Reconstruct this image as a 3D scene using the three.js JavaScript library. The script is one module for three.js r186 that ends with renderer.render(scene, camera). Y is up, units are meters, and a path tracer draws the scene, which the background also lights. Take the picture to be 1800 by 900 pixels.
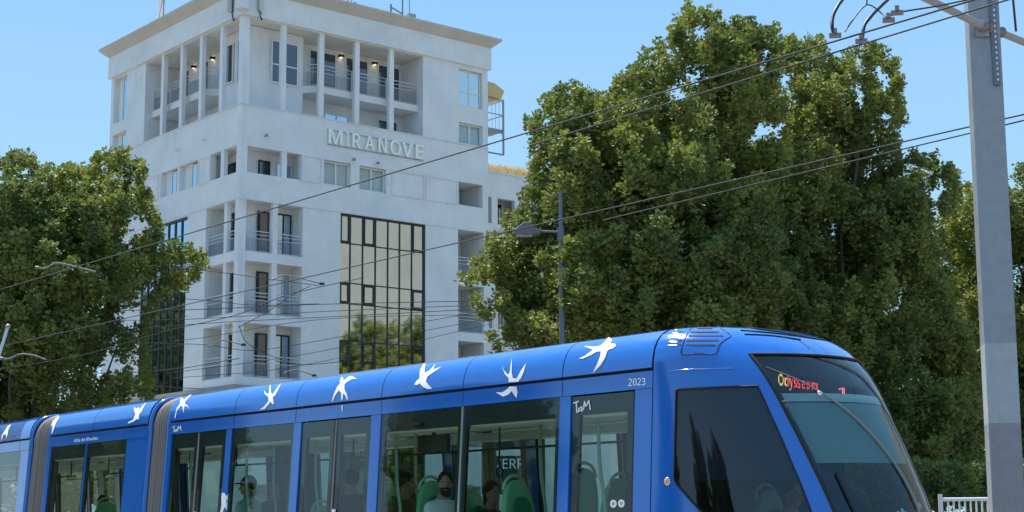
import * as THREE from 'three';
import { FontLoader } from 'three/addons/loaders/FontLoader.js';
import { mergeGeometries, toCreasedNormals } from 'three/addons/utils/BufferGeometryUtils.js';
import { ImprovedNoise } from 'three/addons/math/ImprovedNoise.js';

// ---------------------------------------------------------------- camera, sky, sun, exposure
const scene = new THREE.Scene();
const EYE = 1.5, FOCAL = 2740, PITCH = THREE.MathUtils.degToRad(9.6), ROLL = THREE.MathUtils.degToRad(-0.45);
const camera = new THREE.PerspectiveCamera(2 * Math.atan(450 / FOCAL) * 180 / Math.PI, 2, 0.3, 1500);
camera.position.set(0, EYE, 0);
camera.rotation.set(PITCH, 0, ROLL, 'XYZ');
camera.updateMatrixWorld(true);

const EXPOSURE = 2.0;
const renderer = new THREE.WebGLRenderer({ antialias: true });
renderer.toneMapping = THREE.LinearToneMapping;
renderer.toneMappingExposure = EXPOSURE;
renderer.shadowMap.enabled = true;

const SUN = new THREE.Vector3(-0.62, 0, -0.785).normalize().multiplyScalar(Math.cos(1.07)).setY(Math.sin(1.07));
{ // clear summer sky
  const W = 1024, H = 512, data = new Float32Array(W * H * 4);
  const stops = [[0, .56, .80, .99], [8, .43, .72, 1.0], [12, .385, .69, 1.0], [16.5, .335, .635, .995], [20, .28, .58, .965], [45, .25, .56, 1.04], [90, .19, .45, .94]];
  for (let j = 0; j < H; j++) {
    const el = ((j + .5) / H - .5) * 180, e = Math.max(0, el);
    let k = 0; while (k < stops.length - 2 && e > stops[k + 1][0]) k++;
    const a = stops[k], b = stops[k + 1]; let t = (e - a[0]) / (b[0] - a[0]); t = Math.min(1, Math.max(0, t));
    for (let i = 0; i < W; i++) {
      const az = ((i + .5) / W - .5) * 2 * Math.PI, ce = Math.cos(el * Math.PI / 180);
      const d = new THREE.Vector3(Math.cos(az) * ce, Math.sin(el * Math.PI / 180), Math.sin(az) * ce);
      const ang = Math.acos(Math.min(1, Math.max(-1, d.dot(SUN)))) * 180 / Math.PI;
      const au = 1.2 * Math.exp(-ang / 7) + .16 * Math.exp(-ang / 26);
      const o = (j * W + i) * 4;
      for (let c = 0; c < 3; c++) data[o + c] = ((a[c + 1] + (b[c + 1] - a[c + 1]) * t) + au * [1, .98, .92][c]) / EXPOSURE;
      data[o + 3] = 1;
    }
  }
  const sky = new THREE.DataTexture(data, W, H, THREE.RGBAFormat, THREE.FloatType);
  sky.mapping = THREE.EquirectangularReflectionMapping; sky.magFilter = THREE.LinearFilter; sky.needsUpdate = true;
  scene.background = sky; scene.environment = sky;
}
const sun = new THREE.DirectionalLight(new THREE.Color(1, .95, .86), 4.8);
sun.position.copy(SUN).multiplyScalar(150).add(new THREE.Vector3(0, 0, -40));
sun.target.position.set(0, 0, -40);
sun.castShadow = true; sun.shadow.mapSize.set(2048, 2048);
Object.assign(sun.shadow.camera, { left: -90, right: 90, top: 90, bottom: -90, near: 1, far: 400 });
scene.add(sun, sun.target);

// ---------------------------------------------------------------- helpers
let seed = 7;
const rnd = () => { seed = (seed * 1664525 + 1013904223) >>> 0; return seed / 4294967296; };
const rr = (a, b) => a + (b - a) * rnd();
const V = (x, y, z) => new THREE.Vector3(x, y, z);
const UPV = V(0, 1, 0);
const noise = new ImprovedNoise();
const camO = camera.position.clone();
const ray = (x, y) => V((x - 900) / FOCAL, -(y - 450) / FOCAL, -1).applyMatrix3(new THREE.Matrix3().setFromMatrix4(camera.matrixWorld));
const atDepth = (x, y, D) => { const d = ray(x, y); return camO.clone().addScaledVector(d, D / -d.z); };
const atHeight = (x, y, h) => { const d = ray(x, y); return camO.clone().addScaledVector(d, (h - EYE) / d.y); };
const onPlane = (x, y, p0, n) => { const d = ray(x, y); return camO.clone().addScaledVector(d, p0.clone().sub(camO).dot(n) / d.dot(n)); };

const taken = {};
function numbered(n) { const k = taken[n] = (taken[n] || 0) + 1; return k === 1 ? n : n + '_' + String(k - 1).padStart(3, '0'); }
function shade(o) { o.traverse(m => { if (m.isMesh) { m.castShadow = true; m.receiveShadow = true; } }); return o; }
function thing(name, label, category, pos, turn = 0, group) {
  const o = new THREE.Group(); o.name = numbered(name); scene.add(o);
  if (pos) o.position.copy(pos.isVector3 ? pos : V(...pos));
  o.rotation.y = turn; o.userData = { label, category }; if (group) o.userData.group = group;
  return o;
}
function part(name, geo, mat, parent, extra) {
  const m = new THREE.Mesh(Array.isArray(geo) ? merge(geo) : geo, mat); m.name = name; m.castShadow = m.receiveShadow = true;
  if (extra) Object.assign(m.userData, extra);
  parent.add(m); return m;
}
function struct(name, geo, mat) { const m = part(numbered(name), geo, mat, scene); m.userData.kind = 'structure'; return m; }
function merge(list) {
  const l = list.map(g => { g = g.index ? g.toNonIndexed() : g; for (const k of Object.keys(g.attributes)) if (!['position', 'normal', 'uv'].includes(k)) g.deleteAttribute(k); if (!g.attributes.uv) g.setAttribute('uv', new THREE.BufferAttribute(new Float32Array(g.attributes.position.count * 2), 2)); return g; });
  return l.length === 1 ? l[0] : mergeGeometries(l);
}
// box given by its min and max corners
const bx = (x0, x1, y0, y1, z0, z1) => { const g = new THREE.BoxGeometry(Math.abs(x1 - x0), Math.abs(y1 - y0), Math.abs(z1 - z0)); g.translate((x0 + x1) / 2, (y0 + y1) / 2, (z0 + z1) / 2); return metricUV(g); };
function metricUV(g) { // uv in metres by the dominant axis of each face
  const p = g.attributes.position, n = g.attributes.normal, uv = g.attributes.uv;
  for (let i = 0; i < p.count; i++) {
    const ax = Math.abs(n.getX(i)), ay = Math.abs(n.getY(i)), az = Math.abs(n.getZ(i));
    if (ay >= ax && ay >= az) uv.setXY(i, p.getX(i), p.getZ(i)); else if (ax >= az) uv.setXY(i, p.getZ(i), p.getY(i)); else uv.setXY(i, p.getX(i), p.getY(i));
  }
  return g;
}
const bar = (a, b, r, seg = 6, r2 = r) => { // straight rod
  const d = b.clone().sub(a), L = d.length(), g = new THREE.CylinderGeometry(r2, r, L, seg);
  g.applyQuaternion(new THREE.Quaternion().setFromUnitVectors(UPV, d.normalize())); const m = a.clone().add(b).multiplyScalar(.5); g.translate(m.x, m.y, m.z); return g;
};
const tube = (pts, r, seg = 24, rad = 6) => new THREE.TubeGeometry(new THREE.CatmullRomCurve3(pts), seg, r, rad);
function taperTube(pts, r0, r1, seg, rad) {
  const curve = new THREE.CatmullRomCurve3(pts), g = new THREE.TubeGeometry(curve, seg, 1, rad), p = g.attributes.position, c = V();
  for (let i = 0; i <= seg; i++) {
    curve.getPointAt(i / seg, c); const k = r0 + (r1 - r0) * i / seg;
    for (let j = 0; j <= rad; j++) { const q = i * (rad + 1) + j; p.setXYZ(q, c.x + (p.getX(q) - c.x) * k, c.y + (p.getY(q) - c.y) * k, c.z + (p.getZ(q) - c.z) * k); }
  }
  return g;
}
const rgb = (r, g, b) => new THREE.Color().setRGB(r, g, b);
const std = (c, roughness = .7, o = {}) => new THREE.MeshStandardMaterial({ color: c, roughness, side: THREE.DoubleSide, ...o });
const phys = (c, roughness, o = {}) => new THREE.MeshPhysicalMaterial({ color: c, roughness, side: THREE.DoubleSide, ...o });

function tex(size, metres, fn, srgb) { // tileable-ish texture; fn(u, v in 0..1) -> [r,g,b] 0..1
  const d = new Uint8Array(size * size * 4);
  for (let j = 0; j < size; j++) for (let i = 0; i < size; i++) {
    const c = fn(i / size, j / size), o = (j * size + i) * 4;
    for (let k = 0; k < 3; k++) d[o + k] = Math.max(0, Math.min(255, c[k] * 255)); d[o + 3] = 255;
  }
  const t = new THREE.DataTexture(d, size, size); t.wrapS = t.wrapT = THREE.RepeatWrapping; t.magFilter = THREE.LinearFilter; t.minFilter = THREE.LinearMipmapLinearFilter; t.generateMipmaps = true;
  if (srgb) t.colorSpace = THREE.SRGBColorSpace;
  t.repeat.set(1 / metres, 1 / metres); t.needsUpdate = true; return t;
}
// periodic fractal noise
function fbm(u, v, f, oct = 4, z = 0) { let s = 0, a = .5; for (let k = 0; k < oct; k++) { const x = u * f, y = v * f; const b = (px, py) => noise.noise(px, py, z + k * 7.3);
  const n00 = b(x, y), n10 = b(x - f, y), n01 = b(x, y - f), n11 = b(x - f, y - f);
  s += a * (n00 * (1 - u) * (1 - v) + n10 * u * (1 - v) + n01 * (1 - u) * v + n11 * u * v); a *= .55; f *= 2; } return s; }

// ---------------------------------------------------------------- materials
const stuccoMap = tex(512, 9, (u, v) => { const n = .95 + .11 * fbm(u, v, 5, 5) + .05 * fbm(u, v, 60, 2, 9); const st = Math.max(0, fbm(u, v * .12, 26, 3, 4)) * .05; return [n - st, n - st * 1.02, n - st * 1.06]; }, true);
const stuccoBump = tex(256, 1.1, (u, v) => { const n = .5 + .5 * fbm(u, v, 30, 3, 2); return [n, n, n]; });
const M = {
  stucco: std(rgb(.82, .825, .81), .92, { map: stuccoMap, bumpMap: stuccoBump, bumpScale: .006 }),
  panel: std(rgb(.80, .80, .78), .9, { map: stuccoMap, bumpMap: stuccoBump, bumpScale: .004 }),
  corniceBeige: std(rgb(.60, .56, .50), .9, { map: stuccoMap }),  // one even beige for the whole cornice, darker than the walls
  base: std(rgb(.40, .36, .32), .85, { map: stuccoMap, bumpMap: stuccoBump, bumpScale: .006 }),
  slab: std(rgb(.82, .81, .78), .9, { map: stuccoMap }),
  joint: std(rgb(.25, .25, .25), .9),
  railing: std(rgb(.62, .64, .66), .45, { metalness: .3 }),
  railDark: std(rgb(.14, .16, .18), .5, { metalness: .3 }),
  frameWhite: std(rgb(.72, .72, .70), .5),
  frameDark: std(rgb(.012, .016, .02), .4),
  mirror: std(rgb(.68, .70, .67), .03, { metalness: 1 }),
  mirrorBlue: std(rgb(.5, .62, .72), .03, { metalness: 1 }),
  glass: phys(rgb(.86, .90, .90), .02, { metalness: 0, transmission: 1, thickness: 0, ior: 1.5 }),
  windowDark: phys(rgb(.015, .02, .028), .04, { clearcoat: 1, clearcoatRoughness: .02, ior: 1.9 }),
  curtain: std(rgb(.82, .82, .80), .95),
  letter: std(rgb(.93, .92, .84), .35),
  grey: std(rgb(.30, .31, .33), .5, { metalness: .3 }),
  wire: std(rgb(.04, .04, .043), .85),
  blackIron: std(rgb(.02, .022, .025), .5, { metalness: .3 }),
  insulator: std(rgb(.21, .17, .15), .5),
  bark: std(rgb(.10, .085, .065), .95, { bumpMap: stuccoBump, bumpScale: .03 }),
  radome: std(rgb(.5, .55, .5), .5), railBar: std(rgb(.30, .32, .34), .5, { metalness: .2 }),
  armGrey: std(rgb(.17, .165, .155), .7), lampGrey: std(rgb(.13, .125, .125), .6),
  straw: std(rgb(.60, .45, .19), .95),
  beige: std(rgb(.60, .56, .48), .9, { map: stuccoMap }),
};

// ---------------------------------------------------------------- ground, tracks, road
const TURN = THREE.MathUtils.degToRad(39.9);
const RD = V(Math.cos(TURN), 0, -Math.sin(TURN)), FD = V(Math.sin(TURN), 0, Math.cos(TURN)); // across and along the tramway
const TRAM_O = V(1.2514, 0, -14.7759);
const along = (w, s, y = 0) => TRAM_O.clone().addScaledVector(RD, w).addScaledVector(FD, s).setY(y);
{
  const gmap = tex(512, 14, (u, v) => { const n = .88 + .22 * fbm(u, v, 6, 5, 3) + .16 * fbm(u, v, 70, 2, 5); return [n, n * .985, n * .96]; }, true);
  const g = new THREE.PlaneGeometry(1600, 1600); g.rotateX(-Math.PI / 2); metricUV(g);
  struct('ground', g, std(rgb(.295, .28, .25), .95, { map: gmap }));
  const strip = (w0, w1, s0, s1, y, name, mat) => {
    const q = [along(w0, s0, y), along(w1, s0, y), along(w1, s1, y), along(w0, s1, y)], b = new THREE.BufferGeometry();
    b.setAttribute('position', new THREE.Float32BufferAttribute([q[0], q[3], q[1], q[1], q[3], q[2]].flatMap(p => p.toArray()), 3));
    b.setAttribute('uv', new THREE.Float32BufferAttribute([w0, s0, w0, s1, w1, s0, w1, s0, w0, s1, w1, s1], 2)); b.computeVertexNormals(); return struct(name, b, mat);
  };
  const slabM = std(rgb(.27, .255, .235), .9, { map: gmap }), road = std(rgb(.06, .06, .062), .92, { map: gmap }), steel = std(rgb(.35, .34, .33), .35, { metalness: .9 });
  strip(-.3, 8.2, -120, 60, .004, 'track_slab', slabM);
  strip(10.5, 17.5, -120, 60, .004, 'road', road);
  for (const c of [1.325, 5.65]) for (const o of [-.7175, .7175]) strip(c + o - .035, c + o + .035, -120, 60, .009, 'rail_head', steel);
  for (const w of [10.2, 17.5]) { const g2 = new THREE.BoxGeometry(.3, .13, 180); const k = struct('kerb', g2, std(rgb(.42, .40, .37), .9)); k.position.copy(along(w + .15, -30, .065)); k.rotation.y = TURN; }
}

// ---------------------------------------------------------------- the hotel
const HOTEL_C = V(-12.83, 0, -72);
const hotel = thing('hotel_building', 'white corner hotel with column loggias, wide cornice and MIRANOVE letters', 'building', HOTEL_C, TURN);
const LW = 14.2, RW = 15.1;
const toLeft = g => g.rotateY(Math.PI / 2); // (u, y, depth) of the left face -> local
function wallGeo(x0, x1, y0, y1, holes, depth) {
  const s = new THREE.Shape([[x0, y0], [x1, y0], [x1, y1], [x0, y1]].map(p => new THREE.Vector2(...p)));
  for (const [a, b, c, d] of holes) s.holes.push(new THREE.Path([[a, c], [a, d], [b, d], [b, c]].map(p => new THREE.Vector2(...p))));
  return new THREE.ExtrudeGeometry(s, { depth, bevelEnabled: false });
}
const FLO = [8.15, 11.13, 14.08], TOPS = [10.67, 13.62, 16.54]; // balcony openings
const rightHoles = [[.38, 10.75, 21.15, 25.5], [13.14, 14.74, 23.28, 25.3], [13.12, 14.75, 21.2, 22.36], [.38, 3.38, 17.87, 19.15], [4.7, 6.28, 17.85, 19.1], [6.8, 8.44, 17.85, 19.1], [13.1, 14.72, 17.87, 19.12], [5.7, 10.93, 1.2, 16.53]];
const leftHoles = [[.38, 10.12, 21.18, 25.5], [12.28, 13.85, 22.92, 25.45], [12.24, 13.85, 20.2, 22.3], [.38, 2.84, 17.87, 19.18], [4.15, 6.03, 17.87, 19.18], [6.26, 8.04, 17.87, 19.18], [5.04, 9.95, 1.2, 16.47]];
FLO.forEach((f, i) => { rightHoles.push([.38, 3.52, f, TOPS[i]], [13.05, 14.77, f, TOPS[i]]); leftHoles.push([.38, 3.17, f, TOPS[i]]); });
rightHoles.push([13.05, 14.77, 5.2, 7.7], [1, 3.4, .1, 3.2], [12.4, 14.5, .1, 3.2]);
{
  const g = wallGeo(0, RW, 0, 25.55, rightHoles, .3); g.translate(0, 0, -.3); part('wall', g, M.stucco, hotel);
  part('wall', toLeft(wallGeo(.3, LW, 0, 25.55, leftHoles, .3)), M.stucco, hotel);
  part('wall', bx(RW - .3, RW, 0, 25.55, -LW, -.3), M.stucco, hotel);
  part('wall', bx(.3, RW - .3, 0, 25.55, -LW, -LW + .3), M.stucco, hotel);
  part('floor_slab', bx(.32, RW - .32, 25.52, 25.7, -LW + .32, -.32), M.slab, hotel);
  // solid core so that no light passes through the rooms
  part('inner_wall', [bx(4.0, RW - .35, .02, 25.5, -LW + .35, -1.95), bx(1.95, 4.0, .02, 25.5, -LW + .35, -4.0)], M.stucco, hotel);
  part('inner_wall', bx(1.0, 4.02, .03, 25.49, -4.02, -1.0), M.stucco, hotel);
  part('inner_wall', bx(10.75, 10.95, 20, 25.5, -1.97, -.31), M.stucco, hotel);
  part('inner_wall', bx(.31, 1.97, 20, 25.5, -10.32, -10.12), M.stucco, hotel);
  part('inner_wall', bx(3.52, 3.7, 4, 19.3, -1.5, -.31), M.stucco, hotel);
  part('inner_wall', bx(.31, 1.97, 4, 19.3, -3.35, -3.17), M.stucco, hotel);
  part('inner_wall', bx(12.87, 13.05, 4, 19.3, -1.97, -.31), M.stucco, hotel);
  // fascia and cornice
  const P = .15;
  part('fascia', [bx(-P, RW + P, 25.55, 26.75, -.2, P), bx(-P, .2, 25.551, 26.749, -LW - P, -.2), bx(RW - .2, RW + P, 25.551, 26.749, -LW - P, -.2), bx(.2, RW - .2, 25.55, 26.75, -LW - P, -LW + .2)], M.stucco, hotel);
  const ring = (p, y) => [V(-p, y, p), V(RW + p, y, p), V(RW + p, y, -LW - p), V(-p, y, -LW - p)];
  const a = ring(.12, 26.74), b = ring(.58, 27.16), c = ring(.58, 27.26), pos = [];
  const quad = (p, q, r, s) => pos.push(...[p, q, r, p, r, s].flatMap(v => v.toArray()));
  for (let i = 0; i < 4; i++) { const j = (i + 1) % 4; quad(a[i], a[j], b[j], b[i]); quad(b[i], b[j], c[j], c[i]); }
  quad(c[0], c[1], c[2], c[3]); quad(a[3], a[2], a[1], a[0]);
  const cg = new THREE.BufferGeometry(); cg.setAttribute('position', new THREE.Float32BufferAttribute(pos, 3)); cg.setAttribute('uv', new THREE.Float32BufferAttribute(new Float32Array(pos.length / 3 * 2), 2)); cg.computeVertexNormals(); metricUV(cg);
  part('cornice', cg, M.corniceBeige, hotel);
  // storey floors behind the openings
  part('floor_slab', [bx(.32, 10.74, 20.9, 21.05, -1.98, -.31), bx(.32, 1.98, 20.9, 21.05, -10.1, -1.98)], M.slab, hotel);
  part('floor_slab', [bx(.31, 3.5, 19.2, 19.4, -1.0, -.31), bx(.31, 1, 19.2, 19.4, -3.1, -1)], M.slab, hotel);
  part('floor_slab', [bx(.31, 3.5, 17.0, 17.6, -1.0, -.31), bx(.31, 1, 17.0, 17.6, -3.1, -1)], M.slab, hotel);
  // raised mid balconies in the loggia, with a slanted end towards the corner
  const mid = (pts, y0, y1) => { const s = new THREE.Shape(pts.map(p => new THREE.Vector2(p[0], p[1]))); const g3 = new THREE.ExtrudeGeometry(s, { depth: y1 - y0, bevelEnabled: false }); g3.rotateX(-Math.PI / 2); g3.translate(0, y0, 0); return g3; };
  part('balcony_slab', mid([[4.02, 1.94], [4.02, 1.0], [4.5, .42], [10.74, .42], [10.74, 1.94]], 22.58, 22.92), M.slab, hotel);
  part('balcony_slab', mid([[1.94, 4.02], [1.0, 4.02], [.42, 4.4], [.42, 10.1], [1.94, 10.1]], 22.58, 22.92), M.slab, hotel);
  // ceiling of the loggia is the soffit slab above; balcony slabs of the corner
  FLO.forEach((f, i) => {
    const lo = i ? TOPS[i - 1] : 7.75;
    part('balcony_slab', [bx(.31, 3.52, lo + .004, f - .004, -1.0, -.31), bx(.31, 1.0, lo + .004, f - .004, -3.16, -1.0)], M.slab, hotel);
    part('balcony_slab', bx(13.06, 14.76, lo + .004, f - .004, -1.94, -.31), M.slab, hotel);
  });
  part('balcony_slab', [bx(.31, 3.52, 16.56, 16.9, -1.0, -.31), bx(.31, 1.0, 16.56, 16.9, -3.16, -1.0)], M.slab, hotel);
  part('balcony_slab', bx(13.06, 14.76, 16.56, 17.8, -1.94, -.31), M.slab, hotel);
  part('balcony_slab', bx(13.06, 14.76, 19.14, 19.4, -1.94, -.31), M.slab, hotel);
  // ground-floor plinth, taupe
  part('plinth', [bx(.0, 3.6, 6.3, 7.74, .004, .16), bx(-.16, -.004, 6.3, 7.76, -LW, .16)], M.base, hotel);
  part('canopy', [bx(-1.9, -.17, 6.9, 7.3, -LW, -.4)], M.base, hotel);
}
// recessed panels between the windows: a shallow raised frame leaves each panel sunk
{
  const fr = (a, b, c, d, t, left) => { const w = .07, gs = [bx(a - w, b + w, d, d + w, 0, t), bx(a - w, b + w, c - w, c, 0, t), bx(a - w, a, c, d, 0, t), bx(b, b + w, c, d, 0, t)].map(g => left ? toLeft(g.translate(0, 0, -t)) : g); return gs; };
  const zed = g => g;
  for (const [a, b] of [[3.46, 4.5], [8.85, 10.78], [11.0, 12.98]]) part('panel_frame', fr(a, b, 17.9, 19.08, .05).map(zed), M.panel, hotel);
  for (const [a, b] of [[8.3, 10.1], [2.95, 4.0]]) part('panel_frame', fr(a, b, 17.9, 19.1, .05, true), M.panel, hotel);
}
// columns
const colGeo = (u, y0, y1, left, w = .28, d = .22) => left ? bx(.02, .02 + d, y0, y1, -u - w, -u) : bx(u, u + w, y0, y1, -.02 - d, -.02);
for (const u of [2.17, 4.36, 6.49, 8.62]) part('column', colGeo(u, 21.05, 25.52, false), M.stucco, hotel);
for (const u of [1.96, 4.02, 6.04, 8.09]) part('column', colGeo(u, 21.05, 25.52, true), M.stucco, hotel);
FLO.forEach((f, i) => { part('column', colGeo(1.85, f, TOPS[i], false), M.stucco, hotel); part('column', colGeo(1.16, f, TOPS[i], true), M.stucco, hotel); });
part('column', colGeo(2.3, 17.8, 19.2, false), M.stucco, hotel);
part('column', colGeo(1.6, 17.8, 19.2, true, .3), M.stucco, hotel);

// windows: frame mesh with its pane(s) as children. place: plane z (right face) or left face
function windowAt(left, a, b, c, d, depth, opt = {}) {
  const w = opt.w || .07, fm = opt.fm || M.frameWhite, gm = opt.gm || M.windowDark, vs = opt.v || 1, hs = opt.h || [];
  const T = g => left ? toLeft(g) : g.translate(0, 0, 0);
  const z0 = left ? depth : -depth - .06, z1 = left ? depth + .06 : -depth; // outer face at the given depth
  const gs = [bx(a, b, c, c + w, z0, z1), bx(a, b, d - w, d, z0, z1), bx(a, a + w, c + w, d - w, z0, z1), bx(b - w, b, c + w, d - w, z0, z1)];
  for (let i = 1; i < vs; i++) { const x = a + (b - a) * i / vs; gs.push(bx(x - w / 2, x + w / 2, c + w, d - w, z0 + .003, z1 - .003)); }
  for (const y of hs) gs.push(bx(a + w, b - w, y - w / 2, y + w / 2, z0 + .005, z1 - .005));
  const f = part('window', gs.map(T), fm, hotel);
  for (let i = 0; i < vs; i++) {
    const x0 = a + (b - a) * i / vs, x1 = a + (b - a) * (i + 1) / vs, zz = left ? depth + .035 : -depth - .035;
    part('pane', T(bx(x0 + .01, x1 - .01, c + .01, d - .01, zz - .004, zz + .004)), gm, f);
  }
  if (opt.curtain) part('curtain', T(curtainGeo(a + .02, b - .02, c + .02, d - .02, left ? depth + .16 : -depth - .16)), M.curtain, f);
  return f;
}
function curtainGeo(a, b, c, d, z) {
  const n = 40, g = new THREE.PlaneGeometry(b - a, d - c, n, 1), p = g.attributes.position;
  for (let i = 0; i < p.count; i++) { const k = i % (n + 1); p.setZ(i, .03 * Math.sin(k * 1.9) + .012 * Math.sin(k * 4.1)); }
  g.computeVertexNormals(); g.translate((a + b) / 2, (c + d) / 2, z); return g;
}
windowAt(false, 13.16, 14.72, 23.3, 25.28, .16, { v: 2, h: [24.1], gm: M.mirror });
windowAt(false, 13.14, 14.73, 21.22, 22.34, .16, { v: 2, curtain: true, gm: M.glass });
windowAt(false, 4.72, 6.26, 17.87, 19.08, .17, { v: 2, gm: M.glass, curtain: true });
windowAt(false, 6.82, 8.42, 17.87, 19.08, .17, { v: 2, gm: M.glass, curtain: true });
for (const [a, b] of [[4.3, 6.4], [6.4, 8.5]]) part('inner_wall', bx(a, b + .2, 17.4, 19.4, -.9, -.8), M.stucco, hotel);
windowAt(true, 6.28, 7.3, 17.9, 19.1, .22, { v: 2, gm: M.mirrorBlue });
windowAt(true, 4.17, 5.2, 17.9, 19.1, .22, { v: 2, gm: M.mirrorBlue });
part('inner_wall', bx(.3, .5, 17.5, 19.5, -8.04, -7.3), M.stucco, hotel); part('inner_wall', bx(.3, .5, 17.5, 19.5, -6.03, -5.2), M.stucco, hotel);
windowAt(true, 12.3, 13.2, 22.94, 25.43, .2, { v: 1, h: [23.9], gm: M.mirrorBlue });
windowAt(true, 12.3, 13.2, 20.22, 22.28, .2, { v: 1, gm: M.mirrorBlue });
part('inner_wall', bx(.3, .6, 20, 25.5, -13.9, -13.15), M.stucco, hotel);
// corner block windows in the loggia
windowAt(false, 2.15, 3.7, 22.8, 24.98, .92, { v: 2, h: [23.75] });
windowAt(true, 1.15, 2.15, 22.8, 24.98, .92, { v: 1, h: [23.75] });
windowAt(true, 2.55, 3.6, 22.95, 24.98, .92, { v: 1 });
for (const [a, b] of [[4.95, 6.6], [7.15, 8.6], [9.2, 10.65]]) windowAt(false, a, b, 22.95, 25.28, 1.9, { v: 2 });
for (const [a, b] of [[4.4, 5.4], [6.8, 7.8], [8.9, 9.8]]) windowAt(true, a, b, 22.95, 25.28, 1.9, { v: 2 });
windowAt(false, 5.9, 7.4, 21.08, 22.1, 1.9, { v: 2, gm: M.mirrorBlue });
windowAt(false, 9.2, 10.5, 21.08, 22.3, 1.9, { v: 2 });
windowAt(true, 8.4, 9.8, 21.08, 22.2, 1.9, { v: 2 });
// doors to the corner balconies and windows in the corner opening
[...FLO, 17.6].forEach((f, i) => {
  const t = i < 3 ? f + 2.2 : 18.8, c = i < 3 ? f + .02 : 17.62;
  windowAt(false, 1.55, 2.2, c, t, .92, { fm: M.frameDark });
  windowAt(false, 2.55, 3.45, c, t, .92, { v: 2, fm: i % 2 ? M.frameWhite : M.frameDark, gm: M.mirrorBlue });
  windowAt(true, 1.5, 2.9, c, t, .92, { v: 2, fm: M.frameDark });
});
FLO.forEach(f => windowAt(false, 13.5, 14.6, f + .02, f + 2.15, 1.9, { v: 2 }));
// partition glass on the balconies
FLO.forEach(f => { const g = new THREE.Shape([[0, 0], [.9, 0], [.9, .9], [0, 1.75]].map(p => new THREE.Vector2(...p))); const e = new THREE.ExtrudeGeometry(g, { depth: .02, bevelEnabled: false }); e.rotateY(Math.PI / 4); e.translate(.42, f, -.42); part('partition', e, M.glass, hotel); });

// the two curtain walls, pane by pane
const colsR = [5.7, 6.34, 7.09, 7.86, 8.62, 9.35, 10.11, 10.93];
const rowsR = [16.53, 15.06, 13.08, 12.05, 10.2, 9.15, 7.2, 6.1, 4.2, 1.2];
{
  const g = []; const F = .05;
  for (const x of colsR) g.push(bx(x - F / 2, x + F / 2, 1.2, 16.53, -.16, -.05));
  for (const y of rowsR) g.push(bx(5.7, 10.93, y - F / 2, y + F / 2, -.158, -.052));
  g.push(bx(5.7, 10.93, 16.42, 16.53, -.17, -.045), bx(10.82, 10.93, 1.2, 16.53, -.17, -.046));
  const cw = part('curtain_wall', g, M.frameDark, hotel, { label: 'large mirrored window grid with black mullions on the sign side' });
  for (let i = 0; i < 7; i++) for (let j = 0; j < rowsR.length - 1; j++) {
    const tilt = (rnd() - .5) * .009, t2 = (rnd() - .5) * .009, p = bx(-(colsR[i + 1] - colsR[i]) / 2 + .02, (colsR[i + 1] - colsR[i]) / 2 - .02, -(rowsR[j] - rowsR[j + 1]) / 2 + .02, (rowsR[j] - rowsR[j + 1]) / 2 - .02, -.006, .006);
    p.rotateX(tilt); p.rotateY(t2); p.translate((colsR[i] + colsR[i + 1]) / 2, (rowsR[j] + rowsR[j + 1]) / 2, -.105);
    part('pane', p, M.mirror, cw);
    if ((j === 0 || j === 2 || j === 4) && (i === 0 || i === 2 || i === 6)) { const a = colsR[i] + .03, b = colsR[i + 1] - .03, c = rowsR[j + 1] + .03, d = rowsR[j] - .03, w = .085; part('casement', [bx(a, b, c, c + w, -.09, -.03), bx(a, b, d - w, d, -.09, -.03), bx(a, a + w, c + w, d - w, -.09, -.03), bx(b - w, b, c + w, d - w, -.09, -.03)], M.frameDark, cw); }
  }
}
{
  const cols = Array.from({ length: 8 }, (_, i) => 5.04 + 4.91 * i / 7), rows = [16.47, 15.0, 13.0, 12, 10.1, 9, 7.1, 6, 4, 1.2], g = [];
  for (const x of cols) g.push(bx(x - .05, x + .05, 1.2, 16.47, .05, .18));
  for (const y of rows) g.push(bx(5.04, 9.95, y - .03, y + .03, .052, .178));
  g.push(bx(5.04, 9.95, 16.34, 16.47, .044, .185));
  const cw = part('curtain_wall', g.map(toLeft), M.frameDark, hotel, { label: 'mirrored window grid with black mullions behind the tree' });
  for (let i = 0; i < 7; i++) for (let j = 0; j < rows.length - 1; j++) part('pane', toLeft(bx(cols[i] + .03, cols[i + 1] - .03, rows[j + 1] + .02, rows[j] - .02, .1, .112)), M.mirrorBlue, cw);
}

// railings
function railing(pts, y, h, opt = {}) { // polyline in plan, one part
  const f = part('balcony_railing', pts.slice(1).flatMap((b, i) => { const a = pts[i]; return [y + h, y + h * .84, y + h * .66].map((yy, k) => bar(V(a[0], yy, a[1]), V(b[0], yy, b[1]), k ? .018 : .026, 6)).concat([bar(V(a[0], y + .06, a[1]), V(b[0], y + .06, b[1]), .02, 6), bar(V(a[0], y, a[1]), V(a[0], y + h, a[1]), .026, 6), bar(V(b[0], y, b[1]), V(b[0], y + h, b[1]), .026, 6)]); }), M.railing, hotel);
  const gs = [];
  pts.slice(1).forEach((b, i) => { const a = pts[i], L = Math.hypot(b[0] - a[0], b[1] - a[1]), n = Math.floor(L / .075); for (let k = 1; k < n; k++) { const x = a[0] + (b[0] - a[0]) * k / n, z = a[1] + (b[1] - a[1]) * k / n; gs.push(bx(x - .009, x + .009, y + .06, y + h * .66, z - .009, z + .009)); } });
  part('bars', gs, M.railBar, f);
}
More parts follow.
